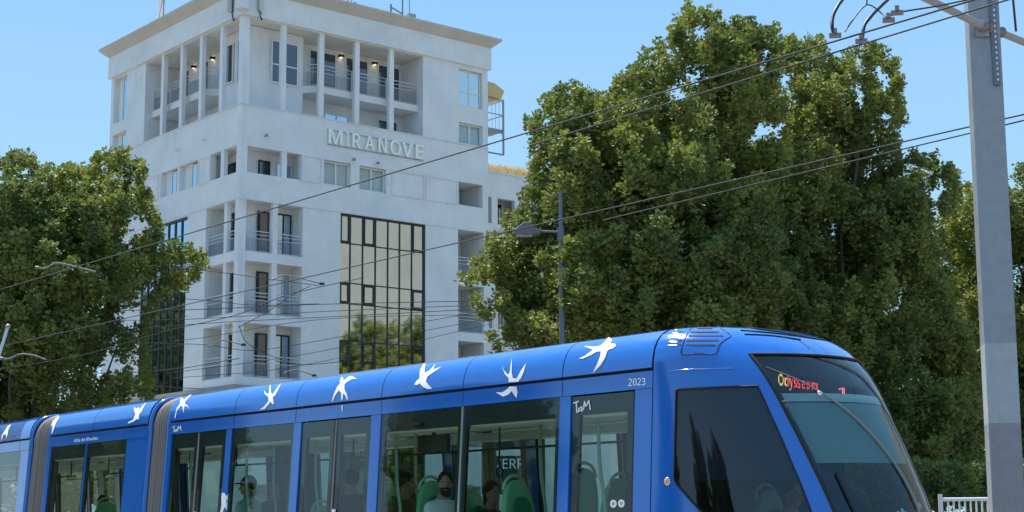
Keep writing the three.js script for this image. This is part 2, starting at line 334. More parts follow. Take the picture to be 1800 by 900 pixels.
FLO.forEach(f => {
  railing([[.4, -.14], [1.83, -.14]], f, 1.02); railing([[2.14, -.14], [3.5, -.14]], f, 1.02);
  railing([[.14, -.4], [.14, -1.14]], f, 1.02); railing([[.14, -1.46], [.14, -3.15]], f, 1.02);
  railing([[13.07, -.14], [14.75, -.14]], f, 1.02);
});
railing([[4.1, -1.0], [4.55, -.5], [6.6, -.5]], 22.92, 1.12); railing([[6.62, -.5], [8.74, -.5]], 22.92, 1.12); railing([[8.76, -.5], [10.72, -.5]], 22.92, 1.12);
railing([[1.0, -4.1], [.5, -4.45], [.5, -6.2]], 22.92, 1.12); railing([[.5, -6.22], [.5, -8.2]], 22.92, 1.12); railing([[.5, -8.22], [.5, -10.1]], 22.92, 1.12);
// lit wall lamps in the loggia
const glow = std(rgb(1, .8, .5), .5, { emissive: rgb(1, .74, .4), emissiveIntensity: .45 });
for (const p of [V(6.85, 25.2, -1.84), V(8.95, 25.2, -1.84), V(1.84, 25.2, -6.3), V(1.84, 25.2, -8.3)]) {
  const c = part('wall_lamp', bx(p.x - .12, p.x + .12, p.y - .04, p.y + .10, p.z - .1, p.z + .1), M.frameDark, hotel);
  part('lamp_bulb', bx(p.x - .07, p.x + .07, p.y + .102, p.y + .13, p.z - .07, p.z + .07), glow, c);
  part('lamp_bulb', bx(p.x - .07, p.x + .07, p.y - .075, p.y - .043, p.z - .07, p.z + .07), glow, c);
  const l = new THREE.PointLight(rgb(1, .72, .4), .008); l.position.copy(p).add(V(0, -.12, 0)); l.castShadow = true; hotel.add(l);
}
// small spotlights and sensors on the bands
for (const p of [[1.3, 19.75], [6.35, 19.3], [7.8, 19.32]]) part('spotlight', [bar(V(p[0], p[1], 0), V(p[0], p[1], .14), .03), bx(p[0] - .06, p[0] + .06, p[1] - .06, p[1] + .06, .14, .26)], M.grey, hotel);
for (const u of [6.1, 3.4]) part('spotlight', [bar(V(0, 20.0, -u), V(-.14, 20.0, -u), .03), bx(-.26, -.14, 19.94, 20.06, -u - .06, -u + .06)], M.frameWhite, hotel);
// lettering
const font = await new FontLoader().loadAsync('fonts/droid/droid_sans_regular.typeface.json');
const fontBold = await new FontLoader().loadAsync('fonts/droid/droid_sans_bold.typeface.json');
{
  const ext = [[4.88, 5.67], [5.93, 6.06], [6.29, 6.77], [7.04, 7.6], [7.88, 8.37], [8.6, 9.26], [9.35, 10.0], [10.21, 10.7]];
  [...'MIRANOVE'].forEach((ch, i) => {
    const g = new THREE.ExtrudeGeometry(font.generateShapes(ch, 1), { depth: .07, bevelEnabled: true, bevelThickness: .012, bevelSize: .008, bevelSegments: 1, curveSegments: 10 });
    g.computeBoundingBox(); const b = g.boundingBox, w = ext[i][1] - ext[i][0]; g.translate(-b.min.x, -b.min.y, 0); g.scale(w / (b.max.x - b.min.x), .74 / (b.max.y - b.min.y), 1);
    g.translate(ext[i][0], 19.92, .07); part('sign_letter', g, M.letter, hotel);
  });
  part('sign_rail', [bx(4.85, 10.75, 19.87, 19.9, .02, .06), bx(4.85, 10.75, 20.62, 20.64, .02, .05)], M.grey, hotel);
}
// expansion joints: thin real grooves' sealant strips along band edges
part('drip_edge', [bx(0, RW, 21.15, 21.19, .004, .05), bx(-.05, -.004, 21.15, 21.19, -LW, .05)], M.panel, hotel);
part('drip_edge', [bx(0, RW, 16.54, 16.58, .004, .035), bx(-.035, -.004, 16.54, 16.58, -LW, .035)], M.panel, hotel);

const inHotel = (x, y, z) => V(x, y, z).applyAxisAngle(UPV, TURN).add(HOTEL_C);
// wing behind
{
  const w = thing('hotel_wing', 'lower white wing with a row of dark openings behind the hotel corner', 'building', inHotel(15.2, 0, -5), TURN);
  const holes = []; for (let i = 0; i < 6; i++) for (const y of [18.35, 15.3, 12.25, 9.2]) holes.push([2.9 + i * 1.75, 2.9 + i * 1.75 + 1.3, y, y + 1.55]);
  const g = wallGeo(0, 14, 0, 21.35, holes, .3); g.translate(0, 0, -.3); part('wall', g, M.stucco, w);
  part('wall', [bx(13.7, 14, 0, 21.35, -9, -.3), bx(0, 14, 0, 21.35, -9.3, -9)], M.stucco, w);
  part('roof', bx(0, 14, 21.1, 21.34, -9, -.3), M.slab, w); part('parapet_cap', bx(0, 14.1, 21.35, 21.45, -.36, .06), M.slab, w);
  part('inner_wall', bx(.1, 13.7, .1, 21.1, -1.9, -1.7), M.stucco, w);
  for (const [a, b, c, d] of holes) { const f = part('window', [bx(a + .3, a + .36, c, d, -1.2, -1.1), bx(b - .06, b, c, d, -1.2, -1.1), bx(a + .36, b - .06, d - .06, d, -1.2, -1.1)], M.frameWhite, w); part('pane', bx(a + .3, b, c, d, -1.18, -1.17), M.windowDark, f); }
  shade(w);
  // sunlit roof terrace: straw hut and dry planting
  const st = thing('grass_planter', 'planter of dry straw coloured grasses on the sunlit wing roof', 'planter', inHotel(23.5, 21.35, -6.4), TURN);
  part('planter_box', bx(-5, 5, 0, .3, -.5, .5), M.beige, st);
  { const pos = []; for (let i = 0; i < 1500; i++) { const x = rr(-4.9, 4.9), z = rr(-.45, .45), h = (.35 + .5 * Math.max(0, .5 + noise.noise(x * .8, 3, 1))) * rr(.7, 1.3), a = rr(0, 6.28), lean = rr(.05, .35) * h, w = .025; const t = V(x + Math.cos(a) * lean, .3 + h, z + Math.sin(a) * lean); pos.push(x - w * Math.sin(a), .3, z + w * Math.cos(a), x + w * Math.sin(a), .3, z - w * Math.cos(a), t.x, t.y, t.z); }
    const g2 = new THREE.BufferGeometry(); g2.setAttribute('position', new THREE.Float32BufferAttribute(pos, 3)); g2.computeVertexNormals(); part('grass', g2, M.straw, st, { kind: 'stuff' }); }
  const hs = thing('penthouse_block', 'bright cream stair house on the wing roof', 'roof block', inHotel(24.5, 21.35, -12.5), TURN);
  part('wall', bx(-4, 4, 0, 2.2, -1.5, 1.5), M.beige, hs); part('roof', bx(-4.15, 4.15, 2.2, 2.35, -1.65, 1.65), M.slab, hs);
  for (const x of [-2.5, 0, 2.5]) { const f = part('window', bx(x - .5, x + .5, .8, 1.7, 1.502, 1.56), M.frameWhite, hs); part('pane', bx(x - .42, x + .42, .88, 1.62, 1.561, 1.57), M.windowDark, f); }
  // steel access balcony on the flank of the hotel
  const sb = thing('steel_balcony', 'grey steel access balcony with railing on the hotel flank', 'balcony', inHotel(15.12, 0, -2.4), TURN);
  part('platform', bx(0, 2.3, 22.75, 22.87, -.9, .9), M.grey, sb);
  for (const z of [-.9, .9]) { part('post', bar(V(2.3, 21.45, z), V(2.3, 24.6, z), .06, 8), M.grey, sb); part('rail', [24.55, 23.7].map(y => bar(V(0, y, z), V(2.3, y, z), .03)), M.grey, sb); }
  part('rail', [24.55, 23.7].map(y => bar(V(2.3, y, -.9), V(2.3, y, .9), .03)), M.grey, sb);
  for (const x of [.4, .8, 1.2, 1.5, 1.75, 2.0]) part('baluster', bar(V(x, 22.87, .9), V(x, 24.55, .9), .016), M.railing, sb);
  part('bracket', [bar(V(0, 22.68, .9), V(2.3, 22.68, .9), .05), bar(V(0, 22.68, -.9), V(2.3, 22.68, -.9), .05), bar(V(2.3, 21.45, .9), V(0, 21.45, .9), .05), bar(V(2.3, 21.45, -.9), V(0, 21.45, -.9), .05)], M.grey, sb);
  const aw = thing('wall_awning', 'small sunlit ochre awning on the hotel flank under the eaves', 'awning', inHotel(15.11, 24.75, -2.4), TURN);
  const ag = new THREE.ExtrudeGeometry(new THREE.Shape([[0, 0], [2.0, -.2], [2.25, .3], [1.6, .62], [0, .75]].map(p => new THREE.Vector2(...p))), { depth: 2.2, bevelEnabled: false }); ag.translate(0, 0, -1.1);
  part('awning_cloth', ag, std(rgb(.62, .46, .2), .9), aw); part('awning_bar', bar(V(2.1, -.22, -1.15), V(2.1, -.22, 1.15), .04), M.frameWhite, aw);
}
// roof-top masts and aerials
{
  const mast = thing('antenna_mast', 'tall pale mast rising above the hotel cornice', 'mast', inHotel(1.5, 27.26, -11.6), TURN);
  part('mast_tube', bar(V(0, 0, 0), V(0, 9, 0), .17, 16), M.frameWhite, mast); part('base_plate', bx(-.35, .35, 0, .08, -.35, .35), M.grey, mast);
  const a2 = thing('whip_aerial', 'thin grey whip aerial beside the pale roof mast', 'antenna', inHotel(.4, 27.26, -9.1), TURN);
  part('rod', bar(V(0, 0, 0), V(0, 6, 0), .05, 8, .03), M.grey, a2); part('stay', bar(V(0, 2.1, 0), V(-.1, 0, -.5), .025), M.grey, a2); part('dipole', bar(V(0, 1.4, 0), V(0, 3.2, .2), .05), M.grey, a2);
  const a3 = thing('aerial_frame', 'grey aerial frame with crossbar on the roof edge above the sign', 'antenna', inHotel(8.6, 27.26, .1), TURN);
  part('upright', bar(V(0, 0, 0), V(0, .62, 0), .045), M.railDark, a3); part('crossbar', bar(V(0, .45, 0), V(.72, .25, 0), .045), M.railDark, a3); part('rod', bar(V(.74, 0, 0), V(.74, 2.6, 0), .035), M.railDark, a3);
  const a4 = thing('roof_vent', 'small roof vent box with thin aerial beside the aerial frame', 'vent', inHotel(9.95, 27.26, 0), TURN);
  part('vent_box', bx(-.16, .22, 0, .38, -.15, .15), M.grey, a4); part('rod', bar(V(-.1, .38, 0), V(-.1, 2.4, 0), .02), M.railDark, a4);
  const a5 = thing('roof_vent', 'pair of short vent pipes on the roof edge', 'vent', inHotel(6.0, 27.26, 0), TURN);
  part('pipe', bar(V(0, 0, 0), V(0, .8, 0), .05), M.grey, a5); part('pipe', bar(V(.22, 0, 0), V(.22, .8, 0), .03), M.grey, a5); part('cap', bar(V(.42, 0, 0), V(.42, .26, 0), .09), M.railDark, a5);
  for (const [x, z, lab] of [[-.22, -.75, 'white cellular panel antenna on the left of the roof corner'], [.75, .22, 'white cellular panel antenna on the right of the roof corner']]) {
    const c = thing('panel_antenna', lab, 'antenna', inHotel(x, 25.75, z), TURN, 'antennas at the hotel corner');
    const pg = new THREE.CapsuleGeometry(.13, 1.9, 4, 12); pg.scale(1, 1, .7); pg.translate(x < 0 ? -.14 : 0, 1.1, x < 0 ? 0 : .14); part('radome', pg, M.radome, c);
    part('mount', [bar(V(x < 0 ? 0.06 : 0, .1, x < 0 ? 0 : -.06), V(x < 0 ? .06 : 0, 2.2, x < 0 ? 0 : -.06), .04)], M.frameDark, c);
    part('cable', tube([V(0, .1, 0), V(.05, -.25, .05), V(.2, -.3, -.1), V(.12, .1, -.08)], .03, 16), M.frameDark, c);
  }
  const cy = thing('antenna_drum', 'pale round antenna drum at the roof corner', 'antenna', inHotel(-.16, 25.75, .16), TURN);
  part('drum', bar(V(0, .0, 0), V(0, 2.6, 0), .33, 24), M.frameWhite, cy);
  shade(mast);
}

// ---------------------------------------------------------------- the tram (x across from its near side, z forward, one thing)
const tram = thing('tram', 'blue articulated tram with white swallows along its roof', 'tram', TRAM_O, TURN);
const paintBump = tex(128, .9, (u, v) => { const n = .5 + .5 * fbm(u, v, 5, 3, 12); return [n, n, n]; });
const grime = tex(256, 2.3, (u, v) => { const n = .5 + .35 * fbm(u, v, 7, 5, 21); return [n, n, n]; });
const T = {
  paint: phys(rgb(.007, .118, .47), .34, { clearcoat: 1, clearcoatRoughness: .07, roughnessMap: grime, bumpMap: paintBump, bumpScale: .0006 }),
  black: phys(rgb(.008, .008, .009), .35, { clearcoat: .6, clearcoatRoughness: .1 }),
  seal: std(rgb(.012, .012, .013), .7),
  groove: std(rgb(.004, .006, .02), .8),
  glass: phys(rgb(.62, .76, .71), .015, { transmission: 1, thickness: 0, ior: 1.52 }),
  cabGlass: phys(rgb(.34, .40, .46), .015, { transmission: 1, thickness: 0, ior: 1.62 }),
  screen: phys(rgb(.64, .74, .73), .015, { transmission: 1, thickness: 0, ior: 1.62 }),
  white: std(rgb(.84, .84, .82), .4),
  fold: std(rgb(.21, .195, .18), .8, { bumpMap: stuccoBump, bumpScale: .01 }),
  
  inner: std(rgb(.52, .55, .52), .6), ceiling: std(rgb(.62, .65, .62), .6), floor: std(rgb(.10, .11, .12), .8),
  pole: phys(rgb(.36, .55, .36), .3, { clearcoat: .5 }), seatShell: phys(rgb(.16, .46, .22), .4), cushion: std(rgb(.02, .20, .10), .9),
  teal: std(rgb(.14, .25, .25), .85), tealLight: std(rgb(.30, .46, .45), .8),
  dash: std(rgb(.03, .03, .032), .7), lamp: phys(rgb(.85, .88, .88), .3), chrome: std(rgb(.7, .7, .7), .2, { metalness: 1 }), amber: phys(rgb(.75, .26, .05), .25, { clearcoat: 1 }),
};
const BW = 2.65, LEAN = .06;
const wAt = h => h < .9 ? 0 : LEAN * (h - .9);
const DOME = [[.112, 2.925], [.118, 2.98], [.133, 3.06], [.16, 3.135], [.205, 3.205], [.27, 3.262], [.36, 3.302], [.5, 3.328], [.75, 3.345], [1.05, 3.353], [1.325, 3.355]];
const mirX = (x, far) => far ? BW - x : x;
// extruded strip of the side wall between heights, following the leaning profile
function sideStrip(s0, s1, h0, h1, off, th, far) {
  const n = 4, pts = [];
  for (let i = 0; i <= n; i++) { const h = h0 + (h1 - h0) * i / n; pts.push([mirX(wAt(h) + off, far), h]); }
  for (let i = n; i >= 0; i--) { const h = h0 + (h1 - h0) * i / n; pts.push([mirX(wAt(h) + off + th, far), h]); }
  const g = new THREE.ExtrudeGeometry(new THREE.Shape(pts.map(p => new THREE.Vector2(...p))), { depth: s1 - s0, bevelEnabled: false }); g.translate(0, 0, s0); return g;
}
function paneQuad(s0, s1, h0, h1, off, far) {
  const q = [[wAt(h0) + off, h0, s0], [wAt(h0) + off, h0, s1], [wAt(h1) + off, h1, s1], [wAt(h1) + off, h1, s0]].map(p => [mirX(p[0], far), p[1], p[2]]);
  const g = new THREE.BufferGeometry(); const o = far ? [0, 2, 1, 0, 3, 2] : [0, 1, 2, 0, 2, 3];
  g.setAttribute('position', new THREE.Float32BufferAttribute(o.flatMap(i => q[i]), 3)); g.setAttribute('uv', new THREE.Float32BufferAttribute([0, 0, 1, 0, 1, 1, 0, 0, 1, 1, 0, 1], 2)); g.computeVertexNormals(); return g;
}
function domeGeo(s0, s1, lift = 0, inset = 0) {
  const half = DOME.map(([w, h]) => [w + inset, h + lift]); const line = half.concat(half.slice(0, -1).reverse().map(([w, h]) => [BW - w, h]));
  const curve = new THREE.CatmullRomCurve3(line.map(p => V(p[0], p[1], 0)), false, 'centripetal'), N = 72, S = 4, P = curve.getPoints(N), pos = [], uv = [], idx = [];
  for (let j = 0; j <= S; j++) for (let i = 0; i <= N; i++) { const z = s0 + (s1 - s0) * j / S; pos.push(P[i].x, P[i].y, z); uv.push(i / N * 3, z); }
  for (let j = 0; j < S; j++) for (let i = 0; i < N; i++) { const a = j * (N + 1) + i, b = a + N + 1; idx.push(a, a + 1, b, a + 1, b + 1, b); }
  const g = new THREE.BufferGeometry(); g.setAttribute('position', new THREE.Float32BufferAttribute(pos, 3)); g.setAttribute('uv', new THREE.Float32BufferAttribute(uv, 2)); g.setIndex(idx); g.computeVertexNormals();
  return g;
}
const secs = { C: new THREE.Matrix4(), B: null, A: null };
const rotAbout = (x, z, a) => new THREE.Matrix4().makeTranslation(x, 0, z).multiply(new THREE.Matrix4().makeRotationY(a)).multiply(new THREE.Matrix4().makeTranslation(-x, 0, -z));
secs.B = rotAbout(1.325, -9.9, -.026);
secs.A = secs.B.clone().multiply(rotAbout(1.325, -14.5, -.05));
const paintMeshes = [], bandMeshes = [], paneMeshes = [];
const W_TOP = 2.725, W_BOT = 1.08;
function buildCar(sec, s0, s1, openings, joints) {
  const P = (name, geos, mat, parent = tram) => { const g = merge(Array.isArray(geos) ? geos : [geos]); g.applyMatrix4(sec); return part(name, g, mat, parent); };
  for (const far of [false, true]) {
    // pillars and lower walls between the openings
    let s = s0; const ops = openings.slice().sort((a, b) => a[0] - b[0]);
    const edges = [...ops, [s1, s1]];
    for (const [a, b, type] of edges) {
      if (a - s > .03) { P('pillar', sideStrip(s + .004, a - .004, W_BOT, W_TOP, 0, .07, far), T.paint); }
      s = b;
    }
    s = s0; for (const [a, b, type] of edges) { if (type !== 'win' || a === s1) { if (a - s > .05) P('side_panel', sideStrip(s + .002, a - .002, .28, W_BOT - .004, 0, .07, far), T.paint); s = b; } }
    const band = P('cantrail', sideStrip(s0, s1, W_TOP + .004, 2.893, -.003, .08, far), T.paint); if (!far) bandMeshes.push(band);
    P('gutter', sideStrip(s0 + .01, s1 - .01, 2.894, 2.932, .03, .06, far), T.groove);
    for (const [a, b, type] of ops) {
      const door = type !== 'win', h0 = door ? .38 : W_BOT, n = type === 'door' ? 2 : 1;
      if (!door) {
        const f = P('window', [sideStrip(a, b, W_TOP - .21, W_TOP, .02, .03, far), sideStrip(a, b, h0, h0 + .09, .02, .03, far), sideStrip(a, a + .07, h0 + .09, W_TOP - .21, .02, .03, far), sideStrip(b - .07, b, h0 + .09, W_TOP - .21, .02, .03, far)], T.black);
        const p = P('pane', paneQuad(a + .004, b - .004, h0, W_TOP, .010, far), T.glass, f); if (!far) paneMeshes.push(p);
      } else for (let i = 0; i < n; i++) {
        const x0 = a + (b - a) * i / n + .006, x1 = a + (b - a) * (i + 1) / n - .006;
        const f = P('door', [sideStrip(x0, x1, W_TOP - .2, W_TOP - .01, .022, .04, far), sideStrip(x0, x1, h0, h0 + .16, .022, .04, far), sideStrip(x0, x0 + .11, h0 + .16, W_TOP - .2, .022, .04, far), sideStrip(x1 - .11, x1, h0 + .16, W_TOP - .2, .022, .04, far)], T.black);
        const p = P('pane', paneQuad(x0, x1, h0 + .02, W_TOP - .012, .012, far), T.glass, f); if (!far) paneMeshes.push(p);
        P('door_seal', sideStrip(i ? x0 - .004 : x1 - .014, i ? x0 + .018 : x1 + .005, h0, W_TOP - .012, .006, .03, far), n === 2 && !far && i ? std(rgb(.22, .20, .19), .5) : T.seal, f);
        if (!far && n === 2 && i) P('door_button', sideStrip(x0 + .05, x0 + .10, 1.50, 1.64, -.006, .02, far), T.white, f);
      }
    }
  }
  for (const j of joints) P('panel_seam', sideStrip(j - .004, j + .004, W_TOP + .01, 2.89, -.0045, .01, false), T.groove);
  // roof panels with open joints
  const js = [s0, ...joints, s1];
  for (let i = 0; i < js.length - 1; i++) paintMeshes.push(P('roof_panel', domeGeo(js[i] + .006, js[i + 1] - .006), T.paint));
  P('roof_frame', domeGeo(s0, s1, -.03, .03), T.groove);
  // inside
  P('floor', bx(.06, BW - .06, .28, .35, s0, s1), T.floor);
  P('ceiling', [bx(.22, BW - .22, 2.62, 2.66, s0, s1), bx(.16, .45, 2.50, 2.60, s0, s1), bx(BW - .45, BW - .16, 2.50, 2.60, s0, s1)], T.ceiling);
  for (let z = s0 + .4; z < s1 - 1; z += 1.5) for (const x of [.5, BW - .5]) P('ceiling_light', bx(x - .07, x + .07, 2.585, 2.615, z, z + 1.15), T.lamp);
  P('grab_rail', [bar(V(1.0, 2.3, s0 + .2), V(1.0, 2.3, s1 - .2), .013, 8), ...Array.from({ length: 4 }, (_, i) => bar(V(1.0, 2.3, s0 + .4 + i * (s1 - s0 - .8) / 3), V(1.0, 2.62, s0 + .4 + i * (s1 - s0 - .8) / 3), .012, 6))], T.dash);
}
buildCar(secs.C, -9.76, -.01, [[-9.65, -8.1, 'door'], [-7.95, -6.4, 'win'], [-6.22, -4.69, 'door'], [-4.49, -2.965, 'win'], [-2.935, -1.34, 'win'], [-1.17, -.25, 'one']], [-7.9, -6.36, -4.49, -2.94, -1.3]);
buildCar(secs.B, -14.1, -10.38, [[-13.97, -12.58, 'win'], [-12.54, -11.08, 'win']], [-12.35]);
buildCar(secs.A, -24.5, -14.92, [[-16.9, -15.32, 'win'], [-18.6, -17.1, 'door'], [-20.4, -18.8, 'win'], [-22, -20.6, 'door'], [-24.2, -22.2, 'win']], [-15.4, -17, -18.7, -20.5, -22.4]);
// window mullion of the double window
part('mullion', sideStrip(-2.966, -2.934, W_BOT, W_TOP, .004, .03, false), T.chrome, tram);
// rounded end trims and gangway bellows
function hoop(s, w, out, inset, h0 = .4, sec) {
  const pts = [], add = (x, y) => pts.push(V(x, y, s));
  for (let h = h0; h < 2.9; h += .25) add(wAt(h) + inset, h);
  DOME.forEach(([x, h]) => add(x + inset, h - inset * .8)); DOME.slice(0, -1).reverse().forEach(([x, h]) => add(BW - x - inset, h - inset * .8));
  for (let h = 2.8; h > h0; h -= .25) add(BW - wAt(h) - inset, h);
  const g = new THREE.TubeGeometry(new THREE.CatmullRomCurve3(pts, false, 'centripetal'), 110, out, 8); g.translate(0, 0, -s); g.scale(1, 1, w / out); g.translate(0, 0, s); if (sec) g.applyMatrix4(sec); return g;
}
for (const [sec, s] of [[secs.C, -9.78], [secs.B, -10.36], [secs.B, -14.12], [secs.A, -14.90]]) part('end_trim', hoop(s, .05, .035, .035, .3, sec), T.paint, tram);
for (const [a, b, ma, mb] of [[-10.34, -9.80, secs.B, secs.C], [-14.88, -14.14, secs.A, secs.B]]) {
  const n = 9, grp = part('gangway_bellows', hoop((a + b) / 2, (b - a) / 2, .03, .26, .35, ma), T.fold, tram);
  for (let i = 0; i < n; i++) { const t = (i + .5) / n; part('fold', hoop(a + (b - a) * t, .024, .05, .105 - .03 * Math.sin(Math.PI * t), .35, t < .5 ? ma : mb), T.fold, grp); }
}

// ---- cab
const CAB = [[0, .28, 1.86], [0, .45, 2.02], [0, .7, 2.1], [0, .9, 2.1], [0, 1.05, 2.09], [0, 1.2, 2.075], [0, 1.35, 2.05], [0, 1.54, 2.02], [0, 1.66, 1.98], [0, 1.79, 1.93], [0, 1.95, 1.855], [0, 2.1, 1.79], [0, 2.28, 1.70], [0, 2.46, 1.60], [0, 2.58, 1.535], [0, 2.69, 1.465], [0, 2.8, 1.385], [0, 2.9, 1.30], [0, 3.0, 1.19]].map(r => [wAt(r[1]), r[1], r[2]]);
CAB.push([.15, 3.1, 1.06], [.19, 3.18, .93], [.25, 3.245, .79], [.36, 3.30, .62], [.52, 3.33, .45], [.8, 3.347, .27], [1.1, 3.354, .12], [1.325, 3.356, 0]);
// dense rows by spline between the listed ones (window edges stay rows of the grid)
const cabRow = h => { let i = 0; while (i < CAB.length - 2 && h > CAB[i + 1][1]) i++; const t = (h - CAB[i][1]) / (CAB[i + 1][1] - CAB[i][1]); return CAB[i].map((v, k) => v + (CAB[i + 1][k] - v) * Math.max(0, Math.min(1, t))); };
const cabSpl = new THREE.CatmullRomCurve3(CAB.map(r => V(r[0], r[1], r[2])), false, 'centripetal');
const cabPt = (row, phi, off = 0) => { const hw = Math.max(0, 1.325 - row[0] - off), c = Math.max(0, row[2] - off); return V(1.325 - hw * Math.cos(phi), row[1], c * Math.sin(phi)); };
const D2R = Math.PI / 180;
const phiScreen = h => (46.7 + 6.7 * (3.0 - h)) * D2R;
const phiPillar = h => phiScreen(h) - (5.2 + 1.4 * (2.68 - h)) * D2R;
const phiSide = (h, c) => Math.asin(Math.min(.85, (.28 + Math.max(0, 1.84 - h) * 1.1) / c));
const H_SIDE = [1.05, 2.69], H_SCREEN = [1.05, 3.0];
const cabRows = []; for (let i = 0; i < CAB.length - 1; i++) for (let k = 0; k < 3; k++) { const a = CAB[i], b = CAB[i + 1], t = k / 3; cabRows.push(a.map((v, q) => v + (b[q] - v) * t)); } cabRows.push(CAB[CAB.length - 1]);
{ // smooth c(h) a little so that the nose shows no facets
  for (let it = 0; it < 3; it++) for (let i = 1; i < cabRows.length - 1; i++) if (cabRows[i][1] < 3.3) cabRows[i][2] = (cabRows[i - 1][2] + 2 * cabRows[i][2] + cabRows[i + 1][2]) / 4;
}
function cabColumns(h, c) { // phi values, grouped: [phi, kind of the cell to its right]
  const a = phiSide(h, c), b = Math.max(phiPillar(h), a + .02), d = Math.max(phiScreen(h), b + .02), out = [];
  const seg = (p, q, n, k) => { for (let i = 0; i < n; i++) out.push([p + (q - p) * i / n, k]); };
  seg(0, a, 4, 'paint'); seg(a, b, 10, 'near'); seg(b, d, 3, 'paint'); seg(d, Math.PI - d, 28, 'screen'); seg(Math.PI - d, Math.PI - b, 3, 'paint'); seg(Math.PI - b, Math.PI - a, 10, 'far'); seg(Math.PI - a, Math.PI, 4, 'paint'); out.push([Math.PI, 'end']); return out;
}
const bag = { paint: [], near: [], far: [], screen: [] };
{
  const R = cabRows.length, grid = cabRows.map(r => cabColumns(r[1], Math.max(.3, r[2])));
  const pt = (i, j) => cabPt(cabRows[i], grid[i][j][0]);
  const nor = []; for (let i = 0; i < R; i++) { nor.push([]); for (let j = 0; j < grid[i].length; j++) { const du = pt(i, Math.min(j + 1, grid[i].length - 1)).sub(pt(i, Math.max(j - 1, 0))), dv = pt(Math.min(i + 1, R - 1), j).sub(pt(Math.max(i - 1, 0), j)); let n = du.cross(dv); if (n.lengthSq() < 1e-12) n = V(0, 1, 0); nor[i].push(n.normalize()); } }
  const out = V(1.325, 1.6, 0);
  for (let i = 0; i < R - 1; i++) for (let j = 0; j < grid[i].length - 1; j++) {
    let k = grid[i][j][1]; const hm = (cabRows[i][1] + cabRows[i + 1][1]) / 2;
    if ((k === 'near' || k === 'far') && !(hm > H_SIDE[0] && hm < H_SIDE[1])) k = 'paint';
    if (k === 'screen' && !(hm > H_SCREEN[0] && hm < H_SCREEN[1])) k = 'paint';
    for (const [p, q] of [[i, j], [i, j + 1], [i + 1, j + 1], [i, j], [i + 1, j + 1], [i + 1, j]]) { const v = pt(p, q), n = nor[p][q].clone(); if (n.dot(v.clone().sub(out)) < 0) n.negate(); if (k !== 'paint') v.addScaledVector(n, -.006); bag[k].push([v, n]); }
  }
}
const toGeo = l => { const g = new THREE.BufferGeometry(); g.setAttribute('position', new THREE.Float32BufferAttribute(l.flatMap(a => a[0].toArray()), 3)); g.setAttribute('normal', new THREE.Float32BufferAttribute(l.flatMap(a => a[1].toArray()), 3)); g.setAttribute('uv', new THREE.Float32BufferAttribute(l.flatMap(a => [a[0].z, a[0].y]), 2)); return g; };
const cabShell = part('cab_shell', toGeo(bag.paint), T.paint, tram);
const cabSideGlass = part('cab_window', toGeo(bag.near), T.cabGlass, tram); part('cab_window', toGeo(bag.far), T.cabGlass, tram);
const screen = part('windscreen', toGeo(bag.screen), T.screen, tram);
{ // rubber seals round the cab glass
  const edge = (f, h0, h1, n = 26) => Array.from({ length: n + 1 }, (_, i) => { const h = h0 + (h1 - h0) * i / n, r = cabRow(h); return cabPt(r, f(h, r[2])); });
  for (const s of [0, 1]) {
    const m = f => (h, c) => s ? Math.PI - f(h, c) : f(h, c);
    part('seal', tube(edge(m(h => phiScreen(h) + .008), 1.05, 3.0), .017, 60, 6), T.seal, screen);
    part('seal', [tube(edge(m(phiPillar), 1.05, 2.69), .010, 50, 6), tube(edge(m(phiSide), 1.05, 2.69), .010, 50, 6)], T.seal, cabSideGlass);
  }
  const r = cabRow(3.0), q = cabRow(2.69); part('seal', tube(Array.from({ length: 31 }, (_, i) => cabPt(r, phiScreen(3) + (Math.PI - 2 * phiScreen(3)) * i / 30)), .012, 90, 6), T.seal, screen);
  part('seal', tube(Array.from({ length: 21 }, (_, i) => cabPt(q, phiSide(2.69, q[2]) + (phiPillar(2.69) - phiSide(2.69, q[2])) * i / 20)), .010, 50, 6), T.seal, cabSideGlass);
  // panel seam at the cab joint
  part('seam', [sideStrip(-.012, .0, .3, 2.9, .006, .02, false), sideStrip(-.012, .0, .3, 2.9, .006, .02, true)], T.groove, tram);
  part('bulkhead', [bx(.13, BW - .13, .35, 2.6, -.2, -.16)], T.dash, tram);
  part('cab_floor', [bx(.05, BW - .05, .28, .36, -.2, .9), bx(.4, BW - .4, .285, .355, .9, 1.7)], T.floor, tram);
  part('dashboard', [bx(.55, BW - .55, .36, 1.15, .95, 1.45), bx(.75, BW - .75, 1.15, 1.28, 1.05, 1.4)], T.dash, tram);
  part('cab_ceiling', bx(.55, BW - .55, 2.78, 2.8, -.15, .8), T.dash, tram);
  // roller blinds behind the cab glass
  const patch = (h0, h1, p0, p1, off, nx = 24, ny = 12) => { const l = []; const P = (i, j) => { const h = h0 + (h1 - h0) * j / ny, r = cabRow(h), a = p0(h), b = p1(h); return cabPt(r, a + (b - a) * i / nx, off); }; for (let i = 0; i < nx; i++) for (let j = 0; j < ny; j++) for (const [p, q] of [[0, 0], [1, 0], [1, 1], [0, 0], [1, 1], [0, 1]]) l.push([P(i + p, j + q), V(0, 0, 1)]); const g = toGeo(l); g.computeVertexNormals(); return g; };
  part('sun_blind', patch(1.98, 2.535, h => phiScreen(h) + .05, () => 1.95, .07), T.teal, tram);
  part('blind_case', patch(2.545, 2.622, h => phiScreen(h) + .05, () => 2.1, .06), T.tealLight, tram);
  part('side_blind', patch(1.84, 2.72, (h) => phiSide(h, 1.6) - .05, h => phiPillar(h) + .04, .07), std(rgb(.035, .045, .07), .9), tram);
  part('headliner', patch(2.715, 3.02, h => phiScreen(h) - .06, h => Math.PI - phiScreen(h) + .06, .13), T.dash, tram);
}
tram.updateMatrixWorld(true);

